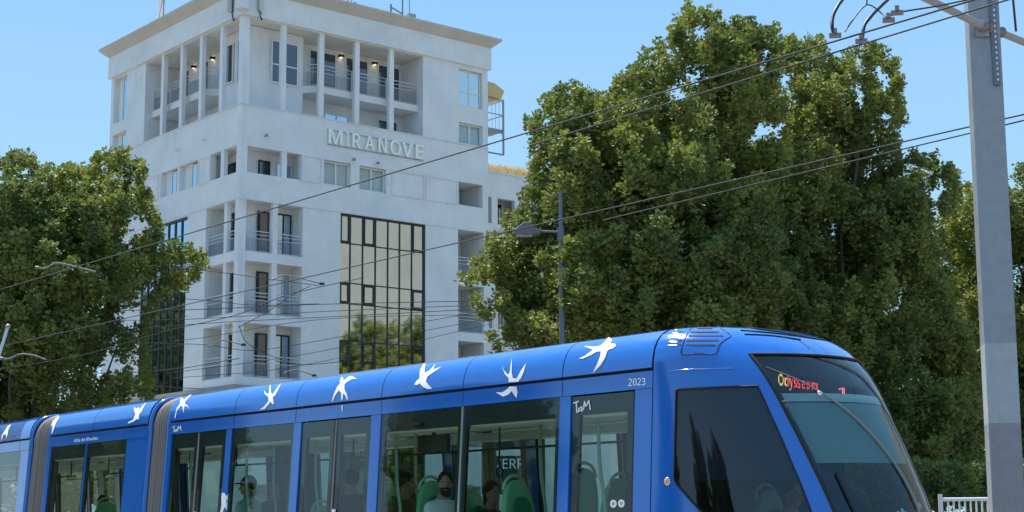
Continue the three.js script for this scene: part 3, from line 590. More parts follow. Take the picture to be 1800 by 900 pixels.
// ---- print and marks on the body: outlines are laid on the surface they belong to
const rc = new THREE.Raycaster();
const invTram = tram.matrixWorld.clone().invert();
function land(px, py, meshes, lift) {
  rc.set(camO, ray(px, py).normalize()); const h = rc.intersectObjects(meshes, false)[0]; if (!h) return null;
  const n = h.normal ? h.normal.clone() : h.face.normal.clone(); if (n.clone().transformDirection(tram.matrixWorld).dot(rc.ray.direction) > 0) n.negate();
  return h.point.clone().applyMatrix4(invTram).addScaledVector(n, lift);
}
function decal(name, outline, meshes, mat, parent, lift = .005, sub = 2, holes = []) {
  const tris = THREE.ShapeUtils.triangulateShape(outline.map(p => new THREE.Vector2(...p)), holes.map(h => h.map(p => new THREE.Vector2(...p)))), all = outline.concat(...holes); let list = tris.map(t => t.map(i => all[i]));
  for (let k = 0; k < sub; k++) list = list.flatMap(([a, b, c]) => { const m = (p, q) => [(p[0] + q[0]) / 2, (p[1] + q[1]) / 2], ab = m(a, b), bc = m(b, c), ca = m(c, a); return [[a, ab, ca], [ab, b, bc], [ca, bc, c], [ab, bc, ca]]; });
  const pos = []; for (const t of list) { const w = t.map(p => land(p[0], p[1], meshes, lift)); if (w.every(Boolean) && w[0].distanceTo(w[1]) < .3 && w[1].distanceTo(w[2]) < .3) pos.push(...w.flatMap(v => v.toArray())); }
  if (!pos.length) { console.log('no decal', name, outline[0]); return; }
  const g = new THREE.BufferGeometry(); g.setAttribute('position', new THREE.Float32BufferAttribute(pos, 3)); g.computeVertexNormals(); return g;
}
const crop = (x0, y0, k, pts) => pts.map(([x, y]) => [x0 + x / k, y0 + y / k]);
const smoothPoly = (pts) => new THREE.SplineCurve([...pts, pts[0]].map(p => new THREE.Vector2(...p))).getPoints(pts.length * 3).slice(0, -1).map(p => [p.x, p.y]);
const swallows = [
  crop(280, 660, 7.5, [[285, 300], [305, 300], [330, 325], [390, 270], [455, 225], [420, 262], [345, 345], [340, 375], [375, 395], [400, 440], [370, 408], [335, 405], [322, 500], [312, 412], [285, 400], [235, 470], [215, 565], [205, 555], [235, 430], [275, 375]]),
  crop(280, 660, 7.5, [[1385, 195], [1410, 235], [1445, 245], [1465, 120], [1478, 235], [1500, 245], [1560, 160], [1605, 105], [1575, 180], [1535, 260], [1500, 290], [1515, 370], [1495, 385], [1470, 345], [1440, 390], [1390, 445], [1325, 450], [1380, 415], [1445, 335], [1440, 280], [1395, 250]]),
  crop(560, 640, 7.5, [[310, 170], [328, 190], [330, 225], [390, 175], [440, 160], [505, 200], [450, 195], [380, 235], [345, 270], [345, 330], [375, 390], [400, 495], [385, 490], [355, 415], [330, 390], [318, 500], [305, 500], [300, 380], [270, 345], [220, 420], [180, 525], [170, 525], [205, 390], [250, 300], [285, 260], [285, 215]]),
  crop(560, 640, 7.5, [[1385, 0], [1412, 5], [1400, 60], [1400, 120], [1470, 85], [1540, 5], [1510, 75], [1620, 40], [1500, 120], [1440, 165], [1420, 225], [1450, 270], [1500, 325], [1440, 330], [1380, 300], [1335, 255], [1300, 280], [1262, 270], [1300, 215], [1335, 190], [1340, 100]]),
  crop(840, 580, 6.43, [[270, 395], [300, 460], [345, 505], [365, 480], [385, 320], [385, 480], [400, 545], [440, 550], [490, 460], [548, 375], [520, 480], [465, 600], [445, 605], [350, 605], [350, 545], [310, 500]]),
  crop(840, 580, 6.43, [[1480, 50], [1535, 55], [1520, 110], [1500, 155], [1555, 160], [1562, 185], [1530, 210], [1490, 220], [1465, 240], [1440, 320], [1390, 400], [1300, 490], [1350, 390], [1385, 300], [1395, 245], [1350, 245], [1270, 290], [1190, 325], [1145, 325], [1220, 290], [1305, 225], [1205, 185], [1310, 195], [1390, 180], [1450, 125]]),
  crop(0, 690, 4.2857, [[430, 160], [448, 190], [425, 225], [400, 300], [388, 315], [400, 240], [350, 300], [390, 225], [360, 240], [405, 210]]),
  crop(0, 690, 4.2857, [[1010, 112], [1030, 122], [1048, 112], [1050, 130], [1100, 75], [1065, 150], [1050, 165], [1048, 205], [1032, 200], [1010, 218], [965, 235], [970, 222], [1005, 205], [1022, 160], [1012, 135]]),
  crop(0, 690, 4.2857, [[85, 240], [65, 275], [60, 315], [50, 345], [45, 315], [28, 318], [12, 368], [15, 325], [35, 290], [60, 255]]),
];
swallows.forEach(o => { const g = decal('swallow_emblem', o, paintMeshes, T.white, tram); if (g) part('swallow_emblem', g, T.white, tram); });
{ // tail and wings of two birds run over on to the cantrail; one bird on a pillar
  for (const o of [crop(840, 580, 6.43, [[360, 640], [440, 640], [452, 700], [440, 770], [400, 715], [385, 690], [350, 730], [290, 755], [205, 705], [280, 705], [340, 665]]), crop(560, 640, 7.5, [[306, 545], [322, 545], [322, 625], [310, 625]])]) { const g = decal('swallow_emblem', o, bandMeshes, T.white, tram); if (g) part('swallow_emblem', g, T.white, tram); }
  const pil = tram.children.filter(m => m.name === 'pillar');
  const g = decal('swallow_emblem', crop(270, 660, 3.747, [[452, 772], [470, 775], [480, 795], [495, 768], [497, 800], [485, 830], [490, 860], [505, 905], [485, 905], [470, 865], [455, 905], [440, 905], [450, 850], [448, 810]]), pil, T.white, tram); if (g) part('swallow_emblem', g, T.white, tram);
}
// strokes for the handwritten operator mark, and set lettering
const stroke = (a, b, w) => { const dx = b[0] - a[0], dy = b[1] - a[1], L = Math.hypot(dx, dy), nx = -dy / L * w / 2, ny = dx / L * w / 2, ex = dx / L * w * .25, ey = dy / L * w * .25; return [[a[0] + nx - ex, a[1] + ny - ey], [b[0] + nx + ex, b[1] + ny + ey], [b[0] - nx + ex, b[1] - ny + ey], [a[0] - nx - ex, a[1] - ny - ey]]; };
function mark(strokes, w, meshes, name) { const gs = strokes.map(([a, b], i) => decal(name, stroke(a, b, w), meshes, T.white, tram, .004 + (i % 3) * .0008, 1)).filter(Boolean); if (gs.length) part(name, gs, T.white, tram); }
const tam = (x, y, k) => [[[36, 80], [75, 66]], [[58, 74], [62, 150]], [[62, 148], [76, 144]], [[98, 108], [78, 120]], [[78, 120], [76, 140]], [[76, 140], [96, 132]], [[98, 106], [102, 142]], [[112, 130], [120, 66]], [[120, 66], [130, 104]], [[130, 104], [152, 60]], [[152, 60], [163, 128]]].map(s => s.map(([a, b]) => [x + (a - 36) * k, y + (b - 60) * k]));
mark(tam(1008.5, 704, 1 / 4.28), 2.0, paneMeshes, 'operator_mark');
mark(tam(303.5, 748.5, 1 / 8.2), 1.1, bandMeshes, 'operator_mark');
function lettering(name, text, x, y, w, h, slope, meshes, f) {
  const shapes = f.generateShapes(text, 1), bb = new THREE.Box2(); shapes.forEach(s => s.getPoints(6).forEach(p => bb.expandByPoint(p)));
  const kx = w / (bb.max.x - bb.min.x), ky = h / (bb.max.y - bb.min.y), map = p => [x + (p.x - bb.min.x) * kx, y + h - (p.y - bb.min.y) * ky + slope * (p.x - bb.min.x) * kx];
  const gs = shapes.map(s => { const e = s.extractPoints(5); return decal(name, e.shape.map(map), meshes, T.white, tram, .004, 1, e.holes.map(q => q.map(map))); }).filter(Boolean); if (gs.length) part(name, gs, T.white, tram);
}
lettering('fleet_number', '2023', 1105, 666, 30, 12.5, -.06, bandMeshes, font);
lettering('name_text', 'Ville de Rhodes', 130, 771.5, 42, 6, -.11, bandMeshes, font);
for (const [x, y, c] of [[1078.5, 885.5, rgb(.7, .5, .5)], [1092.5, 885, rgb(.6, .65, .62)]]) {
  const circ = r => Array.from({ length: 20 }, (_, i) => [x + r * .82 * Math.cos(i / 20 * 6.283), y + r * Math.sin(i / 20 * 6.283)]);
  const g = decal('sticker', circ(7), paneMeshes, T.white, tram, .003, 1), g2 = decal('sticker', circ(3.4), paneMeshes, T.white, tram, .005, 1); if (g) part('sticker', g, T.white, tram); if (g2) part('sticker', g2, std(c.multiplyScalar(.6), .5), tram);
}
{ // cab details: hatch seam, louvres, handle, ledge, marker lamp
  const cabM = [cabShell], loop = pts => { const v = pts.map(p => land(p[0], p[1], cabM, .001)).filter(Boolean); return v; };
  const hatch = crop(1140, 560, 6.43, [[555, 75], [480, 115], [430, 190], [390, 290], [370, 360], [372, 400], [420, 408], [500, 404], [620, 402], [740, 404], [765, 385], [800, 295], [860, 245], [930, 200], [890, 160], [830, 120], [780, 95]]);
  part('hatch_seam', tube(loop(hatch), .006, 120, 5), T.groove, tram);
  const slot = (x0, x1, y, w, k = 0) => decal('louvre', [[x0, y - w / 2], [x1, y - w / 2 + k], [x1, y + w / 2 + k], [x0, y + w / 2]], cabM, T.groove, tram, .004, 2);
  for (const [a, b, y] of [[480, 790, 152], [455, 845, 196], [435, 795, 248], [420, 755, 297], [550, 720, 108]]) { const g = slot(1140 + a / 6.43, 1140 + b / 6.43, 560 + y / 6.43, 2.3); if (g) part('louvre', g, T.groove, tram); }
  for (const [a, b, y] of [[345, 395, 105], [340, 395, 150], [335, 385, 195], [330, 380, 245], [325, 370, 295]]) { const g = slot(1140 + a / 6.43, 1140 + b / 6.43, 560 + y / 6.43, 2.0); if (g) part('louvre', g, T.groove, tram); }
  for (const [a, b, y] of [[300, 330, 130], [280, 330, 170], [255, 330, 215], [230, 325, 265], [225, 325, 305]]) { const v = loop([[1140 + a / 6.43, 560 + y / 6.43], [1140 + (a + b) / 12.86, 560 + y / 6.43], [1140 + b / 6.43, 560 + y / 6.43]]); if (v.length === 3) part('louvre_blade', tube(v, .007, 10, 6), T.chrome, tram); }
  const hg = slot(1140 + 510 / 6.43, 1140 + 630 / 6.43, 560 + 398 / 6.43, 3); if (hg) part('hatch_handle', hg, T.seal, tram);
  const lv = loop(crop(1140, 560, 6.43, [[245, 600], [350, 585], [500, 578], [700, 572], [850, 567], [945, 565]])); if (lv.length > 2) part('ledge', tube(lv, .009, 40, 6), T.paint, tram);
  for (const [x0, y0, x1, y1] of [[1296, 574.5, 1440, 597], [1302, 581, 1450, 598.5], [1309, 588, 1407, 597.5]]) { const v = Array.from({ length: 9 }, (_, i) => land(x0 + (x1 - x0) * i / 8, y0 + (y1 - y0) * i / 8 - 2.2 * Math.sin(Math.PI * i / 8), cabM, .001)).filter(Boolean); if (v.length > 3) part('roof_slot', tube(v, .010, 30, 6), T.groove, tram); }
  const sv = loop([[1402, 597], [1412, 604], [1422, 613], [1432, 625]]); if (sv.length > 2) part('panel_seam', tube(sv, .004, 20, 5), T.groove, tram);
  const ml = land(1173, 846, [cabShell], .002); if (ml) { const l = part('marker_lamp', new THREE.SphereGeometry(.03, 16, 12).scale(.5, 1, 1).translate(ml.x, ml.y, ml.z), T.amber, tram); part('lamp_ring', new THREE.TorusGeometry(.032, .007, 8, 20).rotateY(Math.PI / 2).translate(ml.x, ml.y, ml.z), T.chrome, l); }
  // wiper
  const wp = [[1468, 832], [1482, 862], [1500, 900], [1512, 930]].map(p => land(p[0], p[1], [screen], .03)).filter(Boolean); if (wp.length > 2) part('wiper', [tube(wp, .010, 20, 6), tube(wp.map(p => p.clone().add(V(0, 0, .012))), .006, 20, 5)], T.seal, tram);
  { // pole reflection across the windscreen, drawn as a solid grey streak
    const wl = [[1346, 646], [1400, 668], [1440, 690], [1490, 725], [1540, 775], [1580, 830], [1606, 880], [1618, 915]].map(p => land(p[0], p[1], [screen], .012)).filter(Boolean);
    if (wl.length > 4) part('reflection_streak', taperTube(wl, .0045, .019, 60, 8), std(rgb(.20, .20, .19), .45, { metalness: .4 }), tram); }
  { const q = land(1440, 693, [screen], .01); if (q) part('streak_knob', new THREE.SphereGeometry(.028, 14, 10).translate(q.x, q.y, q.z), T.chrome, tram); }  // chrome knob added on the drawn reflection streak
  // destination display behind the glass
  const cv = document.createElement('canvas'); cv.width = 256; cv.height = 96; const cx = cv.getContext('2d'); cx.fillStyle = '#000'; cx.fillRect(0, 0, 256, 96); cx.font = 'bold 84px sans-serif'; cx.textBaseline = 'alphabetic'; const gr = cx.createLinearGradient(0, 0, 170, 0); gr.addColorStop(0, '#ffc24a'); gr.addColorStop(.25, '#e8c030'); gr.addColorStop(.5, '#ffb070'); gr.addColorStop(1, '#ff3a30'); cx.fillStyle = gr; cx.save(); cx.scale(.36, 1); cx.fillText('Odysseum', 4, 72); cx.restore(); cx.fillStyle = '#ff6a78'; cx.font = 'bold 80px sans-serif'; cx.fillText('1', 222, 84); cx.fillStyle = '#000'; for (let i = 0; i < 256; i += 6) cx.fillRect(i, 0, 2.4, 96);
  const led = new THREE.CanvasTexture(cv); led.colorSpace = THREE.SRGBColorSpace;
  const nx = 30, ny = 4, ps = [], us = []; const corner = (u, v) => { const x = 1368 + u * 124, y = (646 + v * 35) + u * (24 - v * 12); return land(x, y, [screen], -.05); };
  for (let i = 0; i < nx; i++) for (let j = 0; j < ny; j++) { const q = [[0, 0], [1, 0], [1, 1], [0, 0], [1, 1], [0, 1]].map(([a, b]) => [(i + a) / nx, (j + b) / ny]); const w = q.map(([u, v]) => corner(u, v)); if (w.every(Boolean)) { ps.push(...w.flatMap(v => v.toArray())); us.push(...q.flatMap(([u, v]) => [u, 1 - v])); } }
  const lg = new THREE.BufferGeometry(); lg.setAttribute('position', new THREE.Float32BufferAttribute(ps, 3)); lg.setAttribute('uv', new THREE.Float32BufferAttribute(us, 2)); lg.computeVertexNormals();
  part('destination_display', lg, new THREE.MeshStandardMaterial({ color: 0x050505, roughness: .6, emissive: 0xffffff, emissiveMap: led, emissiveIntensity: 1.3, side: THREE.DoubleSide }), tram);
}
// running gear hint under the body
for (const s of [-1.4, -8.6, -13, -20]) part('bogie', [bx(.35, BW - .35, .16, .32, s - .9, s + .9), ...[-.6, .6].flatMap(o => [.6, BW - .6].map(x => { const g = new THREE.CylinderGeometry(.16, .16, .12, 20); g.rotateZ(Math.PI / 2); g.translate(x, .17, s + o); return g; }))], T.seal, tram);

// ---- seats and poles inside
function seatAt(x, z, y, turn) {
  const g = []; const m = new THREE.Matrix4().makeTranslation(x, y, z).multiply(new THREE.Matrix4().makeRotationY(turn));
  const back = new THREE.Shape(); back.moveTo(-.2, 0); back.lineTo(.2, 0); back.quadraticCurveTo(.23, .45, .17, .68); back.quadraticCurveTo(.13, .86, 0, .87); back.quadraticCurveTo(-.13, .86, -.17, .68); back.quadraticCurveTo(-.23, .45, -.2, 0);
  const b = new THREE.ExtrudeGeometry(back, { depth: .05, bevelEnabled: true, bevelSize: .015, bevelThickness: .015, bevelSegments: 2, curveSegments: 10 }); b.rotateX(-.12); b.translate(0, .42, -.24);
  const pad = new THREE.ExtrudeGeometry(back, { depth: .025, bevelEnabled: false, curveSegments: 10 }); pad.scale(.78, .72, 1); pad.rotateX(-.12); pad.translate(0, .5, -.165);
  const sh = part('seat', [b, bx(-.21, .21, .37, .41, -.22, .24), bx(-.05, .05, 0, .37, -.1, .1)].map(q => q.applyMatrix4(m)), T.seatShell, tram);
  part('cushion', [pad, bx(-.19, .19, .412, .455, -.18, .22)].map(q => q.applyMatrix4(m)), T.cushion, sh);
  const hr = new THREE.TorusGeometry(.15, .018, 8, 24, Math.PI); hr.translate(0, 1.2, -.34); part('grab_handle', hr.applyMatrix4(m), T.pole, sh);
}

// ---------------------------------------------------------------- people in the tram
function surfaceNets(f, lo, hi, cell) { // mesh of the zero level of f
  const nx = Math.ceil((hi[0] - lo[0]) / cell) + 1, ny = Math.ceil((hi[1] - lo[1]) / cell) + 1, nz = Math.ceil((hi[2] - lo[2]) / cell) + 1;
  const val = new Float32Array(nx * ny * nz), id = (i, j, k) => i + nx * (j + ny * k);
  for (let k = 0; k < nz; k++) for (let j = 0; j < ny; j++) for (let i = 0; i < nx; i++) val[id(i, j, k)] = f(lo[0] + i * cell, lo[1] + j * cell, lo[2] + k * cell);
  const vi = new Int32Array(nx * ny * nz).fill(-1), pos = [], idx = [];
  const E8 = [[0, 0, 0], [1, 0, 0], [0, 1, 0], [1, 1, 0], [0, 0, 1], [1, 0, 1], [0, 1, 1], [1, 1, 1]], ED = [[0, 1], [2, 3], [4, 5], [6, 7], [0, 2], [1, 3], [4, 6], [5, 7], [0, 4], [1, 5], [2, 6], [3, 7]];
  for (let k = 0; k < nz - 1; k++) for (let j = 0; j < ny - 1; j++) for (let i = 0; i < nx - 1; i++) {
    const v = E8.map(e => val[id(i + e[0], j + e[1], k + e[2])]); let n = 0, x = 0, y = 0, z = 0;
    for (const [a, b] of ED) if ((v[a] < 0) !== (v[b] < 0)) { const t = v[a] / (v[a] - v[b]); x += E8[a][0] + (E8[b][0] - E8[a][0]) * t; y += E8[a][1] + (E8[b][1] - E8[a][1]) * t; z += E8[a][2] + (E8[b][2] - E8[a][2]) * t; n++; }
    if (n) { vi[id(i, j, k)] = pos.length / 3; pos.push(lo[0] + (i + x / n) * cell, lo[1] + (j + y / n) * cell, lo[2] + (k + z / n) * cell); }
  }
  const quad = (a, b, c, d, flip) => { if (a < 0 || b < 0 || c < 0 || d < 0) return; flip ? idx.push(a, c, b, a, d, c) : idx.push(a, b, c, a, c, d); };
  for (let k = 1; k < nz - 1; k++) for (let j = 1; j < ny - 1; j++) for (let i = 1; i < nx - 1; i++) {
    const s = val[id(i, j, k)] < 0;
    if (s !== (val[id(i + 1, j, k)] < 0)) quad(vi[id(i, j - 1, k - 1)], vi[id(i, j, k - 1)], vi[id(i, j, k)], vi[id(i, j - 1, k)], !s);
    if (s !== (val[id(i, j + 1, k)] < 0)) quad(vi[id(i - 1, j, k - 1)], vi[id(i - 1, j, k)], vi[id(i, j, k)], vi[id(i, j, k - 1)], !s);
    if (s !== (val[id(i, j, k + 1)] < 0)) quad(vi[id(i - 1, j - 1, k)], vi[id(i, j - 1, k)], vi[id(i, j, k)], vi[id(i - 1, j, k)], !s);
  }
  return { pos, idx };
}
const smin = (a, b, k) => { const h = Math.max(0, k - Math.abs(a - b)) / k; return Math.min(a, b) - h * h * k * .25; };
function cap(x, y, z, a, b, ra, rb) { const dx = b[0] - a[0], dy = b[1] - a[1], dz = b[2] - a[2], px = x - a[0], py = y - a[1], pz = z - a[2]; const t = Math.max(0, Math.min(1, (px * dx + py * dy + pz * dz) / (dx * dx + dy * dy + dz * dz))); return Math.hypot(px - dx * t, py - dy * t, pz - dz * t) - (ra + (rb - ra) * t); }
const ell = (x, y, z, c, r) => { const a = (x - c[0]) / r[0], b = (y - c[1]) / r[1], d = (z - c[2]) / r[2], q = Math.hypot(a, b, d); return (q - 1) * Math.min(...r); };
function bodyField(P) {
  const bones = [[P.pel, P.wai, .135, .125], [P.wai, P.che, .125, .14], [[-.1, P.che[1] + .03, P.che[2]], [.1, P.che[1] + .03, P.che[2]], .12, .12], [P.che, P.nec, .10, .06], [P.nec, P.hea, .056, .055]];
  for (const s of [-1, 1]) { const m = q => [q[0] * s, q[1], q[2]]; bones.push([m(P.sho), m(P.elb), .058, .044], [m(P.elb), m(P.wri), .044, .030], [m(P.hip), m(P.kne), .095, .065], [m(P.kne), m(P.ank), .062, .042], [m(P.ank), m(P.toe), .045, .034], [[.05 * s, P.che[1] + .05, P.che[2]], m(P.sho), .085, .065]); }
  return (x, y, z) => { let d = 9; for (const [a, b, ra, rb] of bones) d = smin(d, cap(x, y, z, a, b, ra, rb), .055); return d; };
}
function headField(P, o) { const c = P.hea; return (x, y, z) => { x -= c[0]; y -= c[1]; z -= c[2];
  let d = ell(x, y - .02, z + .012, [0, .02, 0], [.076, .105, .096]); d = smin(d, ell(x, y, z, [0, -.062, .036], [.052, .056, .055]), .04);
  d = smin(d, cap(x, y, z, [0, .018, .088], [0, -.026, .112], .010, .016), .018);
  d = smin(d, cap(x, y, z, [-.03, .024, .080], [.03, .024, .080], .012, .012), .02); d = Math.max(d, -ell(x, y, z, [-.031, .004, .098], [.017, .010, .012])); d = Math.max(d, -ell(x, y, z, [.031, .004, .098], [.017, .010, .012]));
  for (const s of [-1, 1]) { d = smin(d, ell(x, y, z, [s * .031, .003, .080], [.013, .010, .012]), .004); d = smin(d, ell(x, y, z, [s * .078, -.004, -.006], [.011, .032, .019]), .012); }
  d = smin(d, cap(x, y, z, [-.018, -.058, .082], [.018, -.058, .082], .010, .010), .012);
  if (o.beard) d = smin(d, ell(x, y, z, [0, -.088, .046], [.058, .044, .056]), .03);
  return smin(d, cap(x, y, z, [0, -.05, -.02], [0, -.17, -.035], .055, .06), .03); }; }
function hairField(P, o) { const c = P.hea; return (x, y, z) => { x -= c[0]; y -= c[1]; z -= c[2];
  const n = .006 * noise.noise(x * 60, y * 60, z * 60);
  let d = ell(x, y, z, [0, .048, -.022], [.091, .117, .112]) + n; const front = (z - .062) + Math.max(0, .058 - y) * 1.6; d = Math.max(d, front * .7); d = Math.max(d, (-.045 - y) - (o.long ? .16 : 0) + (z > -.02 ? (z + .02) * .6 : 0));
  if (o.long) d = smin(d, cap(x, y, z, [0, -.02, -.06], [0, -.20, -.07], .075, .06) + n, .03);
  if (o.cap) { d = smin(d, ell(x, y, z, [0, .06, -.01], [.095, .075, .108]), .01); d = Math.min(d, ell(x, y, z, [0, .048, .12], [.07, .010, .075])); }
  return d; }; }
function handField(s, P) { const w = P.wri, dir = P.hand; // palm and five bent fingers lying forward and down
  const at = (u, v, t) => [s * (w[0] + v), w[1] + dir[1] * u + t, w[2] + dir[2] * u], L = [[-.03, .075, .062], [-.010, .088, .07], [.011, .082, .066], [.031, .064, .054]];
  return (x, y, z) => { let d = cap(x, y, z, at(0, 0, 0), at(.03, 0, 0), .028, .03); d = smin(d, cap(x, y, z, at(.045, -.022, 0), at(.075, -.022, -.002), .017, .014), .02); d = smin(d, cap(x, y, z, at(.045, .022, 0), at(.07, .022, -.002), .017, .014), .02);
    for (const [v, a, b] of L) { const m = at(.075 + a * .45, v * 1.1, -.008), e = at(.075 + a * .45 + b * .62, v * 1.12, -.034); d = smin(d, cap(x, y, z, at(.07, v, 0), m, .0098, .009), .007); d = smin(d, cap(x, y, z, m, e, .009, .0078), .005); }
    const t0 = at(.018, -.026, -.004), t1 = at(.052, -.056, -.014), t2 = at(.08, -.058, -.026); d = smin(d, cap(x, y, z, t0, t1, .0135, .0105), .012); d = smin(d, cap(x, y, z, t1, t2, .0105, .009), .005); return d; }; }
const SIT = { pel: [0, .55, 0], wai: [0, .74, -.03], che: [0, .92, -.05], nec: [0, 1.09, -.04], hea: [0, 1.245, 0], sho: [.172, .975, -.05], elb: [.235, .74, .02], wri: [.15, .63, .24], hip: [.095, .53, .02], kne: [.12, .53, .44], ank: [.12, .09, .42], toe: [.13, .04, .57], hand: [0, -.25, .968] };
const STAND = { pel: [0, .93, 0], wai: [0, 1.10, 0], che: [0, 1.28, -.01], nec: [0, 1.45, -.01], hea: [0, 1.605, .02], sho: [.178, 1.335, -.01], elb: [.25, 1.08, -.01], wri: [.24, .86, .10], hip: [.09, .92, 0], kne: [.10, .50, .02], ank: [.10, .09, -.02], toe: [.12, .035, .13], hand: [0, -.9, .435] };
const bodyCache = {};
function person(label, pose, at, turn, look, headTurn = 0) {
  const P = pose === 'sit' ? SIT : STAND, key = pose + (look.beard ? 'b' : '');
  const root = thing('person', label, 'person', at, turn, 'people in the tram');
  if (!bodyCache[key]) {
    const b = surfaceNets(bodyField(P), [-.36, -.02, -.3], [.36, P.hea[1] - .07, .68], .022), h = surfaceNets(headField(P, look), [-.11, P.hea[1] - .15, -.13], [.11, P.hea[1] + .15, .16], .0065);
    const hs = [-1, 1].map(s => { const c = [s * P.wri[0], P.wri[1], P.wri[2]]; return surfaceNets(handField(s, P), [c[0] - .1, c[1] - .24, c[2] - .06], [c[0] + .1, c[1] + .07, c[2] + .22], .0055); });
    bodyCache[key] = { b, h, hs };
  }
  const { b, h, hs } = bodyCache[key], pos = [], col = [], idx = [];
  const skin = look.skin, put = (m, fn, rot) => { const o = pos.length / 3; for (let i = 0; i < m.pos.length; i += 3) { let [x, y, z] = [m.pos[i], m.pos[i + 1], m.pos[i + 2]]; const c = fn(x, y, z); if (rot) { const k = Math.max(0, Math.min(1, (y - P.hea[1] + .15) / .06)), a = rot * k, X = x * Math.cos(a) + z * Math.sin(a), Z = -x * Math.sin(a) + z * Math.cos(a); x = X; z = Z; } pos.push(x, y, z); col.push(...c); } for (const q of m.idx) idx.push(q + o); };
  put(b, (x, y, z) => { const arm = Math.abs(x) > .16 && y < P.sho[1] + .02, e = P.elb[1] + (P.sho[1] - P.elb[1]) * .35; if (y > P.nec[1] - .015 && Math.abs(x) < .085) return skin; if (y < .075) return [.03, .03, .03]; if (pose === 'sit' ? (y < .60 && !(arm && Math.abs(x) > .2 && z < .1) && !(y > .575 && z > .15)) : (y < .95 && Math.abs(x) < .2)) return look.trousers; if (look.short && arm && y < e) return skin; return look.top; });
  put(h, (x, y, z) => { const Y = y - P.hea[1], Z = z - P.hea[2]; if (look.beard && Y < -.03 && Z > -.015 && !(Y > -.064 && Y < -.05 && Math.abs(x) < .022 && Z > .08)) return look.hair; if (Y > -.068 && Y < -.05 && Math.abs(x) < .022 && Z > .084) return [.32, .12, .1]; if (Math.abs(Y - .004) < .008 && Math.abs(Math.abs(x) - .031) < .011 && Z > .078) return Math.abs(Math.abs(x) - .031) < .005 ? [.02, .015, .01] : [.6, .58, .55]; if (Y > .024 && Y < .034 && Math.abs(Math.abs(x) - .03) < .018 && Z > .07) return look.hair; return skin; }, headTurn);
  for (const q of hs) put(q, () => skin);
  const g = new THREE.BufferGeometry(); g.setAttribute('position', new THREE.Float32BufferAttribute(pos, 3)); g.setAttribute('color', new THREE.Float32BufferAttribute(col, 3)); g.setIndex(idx); g.computeVertexNormals();
  part('body', g, std(rgb(1, 1, 1), .8, { vertexColors: true }), root);
  const hm = surfaceNets(hairField(P, look), [-.12, P.hea[1] - .29, -.17], [.12, P.hea[1] + .17, .21], .0085), hg = new THREE.BufferGeometry(), hp = hm.pos.slice(); for (let i = 0; i < hp.length; i += 3) { const x = hp[i], z = hp[i + 2]; hp[i] = x * Math.cos(headTurn) + z * Math.sin(headTurn); hp[i + 2] = -x * Math.sin(headTurn) + z * Math.cos(headTurn); }
  hg.setAttribute('position', new THREE.Float32BufferAttribute(hp, 3)); hg.setIndex(hm.idx); hg.computeVertexNormals(); part(look.cap ? 'cap' : 'hair', hg, std(rgb(...(look.cap ? look.capColor : look.hair)), .9), root);
  return root;
}
// head pixel -> place on the plane w metres inside the near side
function headSpot(px, py, w) { return onPlane(px, py, along(w, 0), RD); }
function seatPerson(label, px, py, w, look, turn, headTurn = 0) { // seat on a raised podium over the bogie
  const p = headSpot(px, py, w), y = p.y - SIT.hea[1] - .01, loc = p.clone().applyMatrix4(invTram);
  const a = person(label, 'sit', V(p.x, y, p.z), TURN + turn, look, headTurn);
  seatAt(loc.x, loc.z, y, turn); if (y > .45) part('podium', bx(loc.x - .3, loc.x + .3, .35, y, loc.z - .5, loc.z + .6), T.inner, tram); return a;
}
function standPerson(label, px, py, w, look, turn, headTurn = 0, sc = 1) { const p = headSpot(px, py, w); const y = .355; const s = (p.y - y) / STAND.hea[1]; const o = person(label, 'stand', V(p.x, y, p.z), TURN + turn, look, headTurn); o.scale.setScalar(s); return o; }
const skinA = [.36, .22, .15], skinB = [.28, .17, .11], black = [.012, .010, .009];
seatPerson('bearded man in a white t-shirt seated by the tram window', 783, 851, .62, { skin: skinA, hair: black, beard: true, top: [.62, .66, .66], trousers: [.03, .035, .05], short: true }, -.1, -.55);
seatPerson('seated passenger in a brown jacket with dark brown hair', 716, 852, .95, { skin: skinB, hair: [.03, .018, .012], top: [.10, .055, .03], trousers: [.03, .03, .04] }, .3, .3);
seatPerson('seated passenger with dark hair in dark clothes beside the green seat', 866, 868, 1.15, { skin: skinB, hair: [.02, .014, .012], long: true, top: [.03, .03, .04], trousers: [.02, .02, .03] }, .2, -.2);
seatPerson('dark haired passenger in the middle tram section', 180, 886, 1.2, { skin: skinB, hair: black, long: true, top: [.03, .03, .06], trousers: [.02, .02, .03] }, 2.9, .2);
seatPerson('tram driver in a pale shirt behind the cab window', 1394, 868, 1.1, { skin: skinA, hair: [.04, .03, .02], top: [.5, .56, .6], trousers: [.02, .02, .03] }, 0, -.2);
standPerson('passenger in a black cap and pale teal shirt at the window', 437, 856, .75, { skin: skinB, hair: black, cap: true, capColor: [.01, .01, .012], top: [.30, .46, .46], trousers: [.03, .03, .04], short: true }, 3.6, .2);
standPerson('standing passenger in a dark coat behind the middle tram door', 618, 846, .95, { skin: skinB, hair: black, top: [.025, .022, .02], trousers: [.02, .02, .02] }, 2.2, .3);
standPerson('standing passenger in a brown shirt further inside the tram', 484, 858, 1.5, { skin: skinA, hair: [.03, .02, .015], top: [.12, .07, .05], trousers: [.02, .02, .03] }, -1.2, .3);
for (const [x, z, y, t] of [[.5, -1.75, .72, Math.PI], [.5, -2.2, .62, 0], [1.05, -1.8, .62, Math.PI], [.45, -6.6, .4, Math.PI], [2.1, -2.1, .5, 0], [2.1, -3.6, .5, Math.PI], [2.1, -7.2, .4, 0]]) seatAt(x, z, y, t);
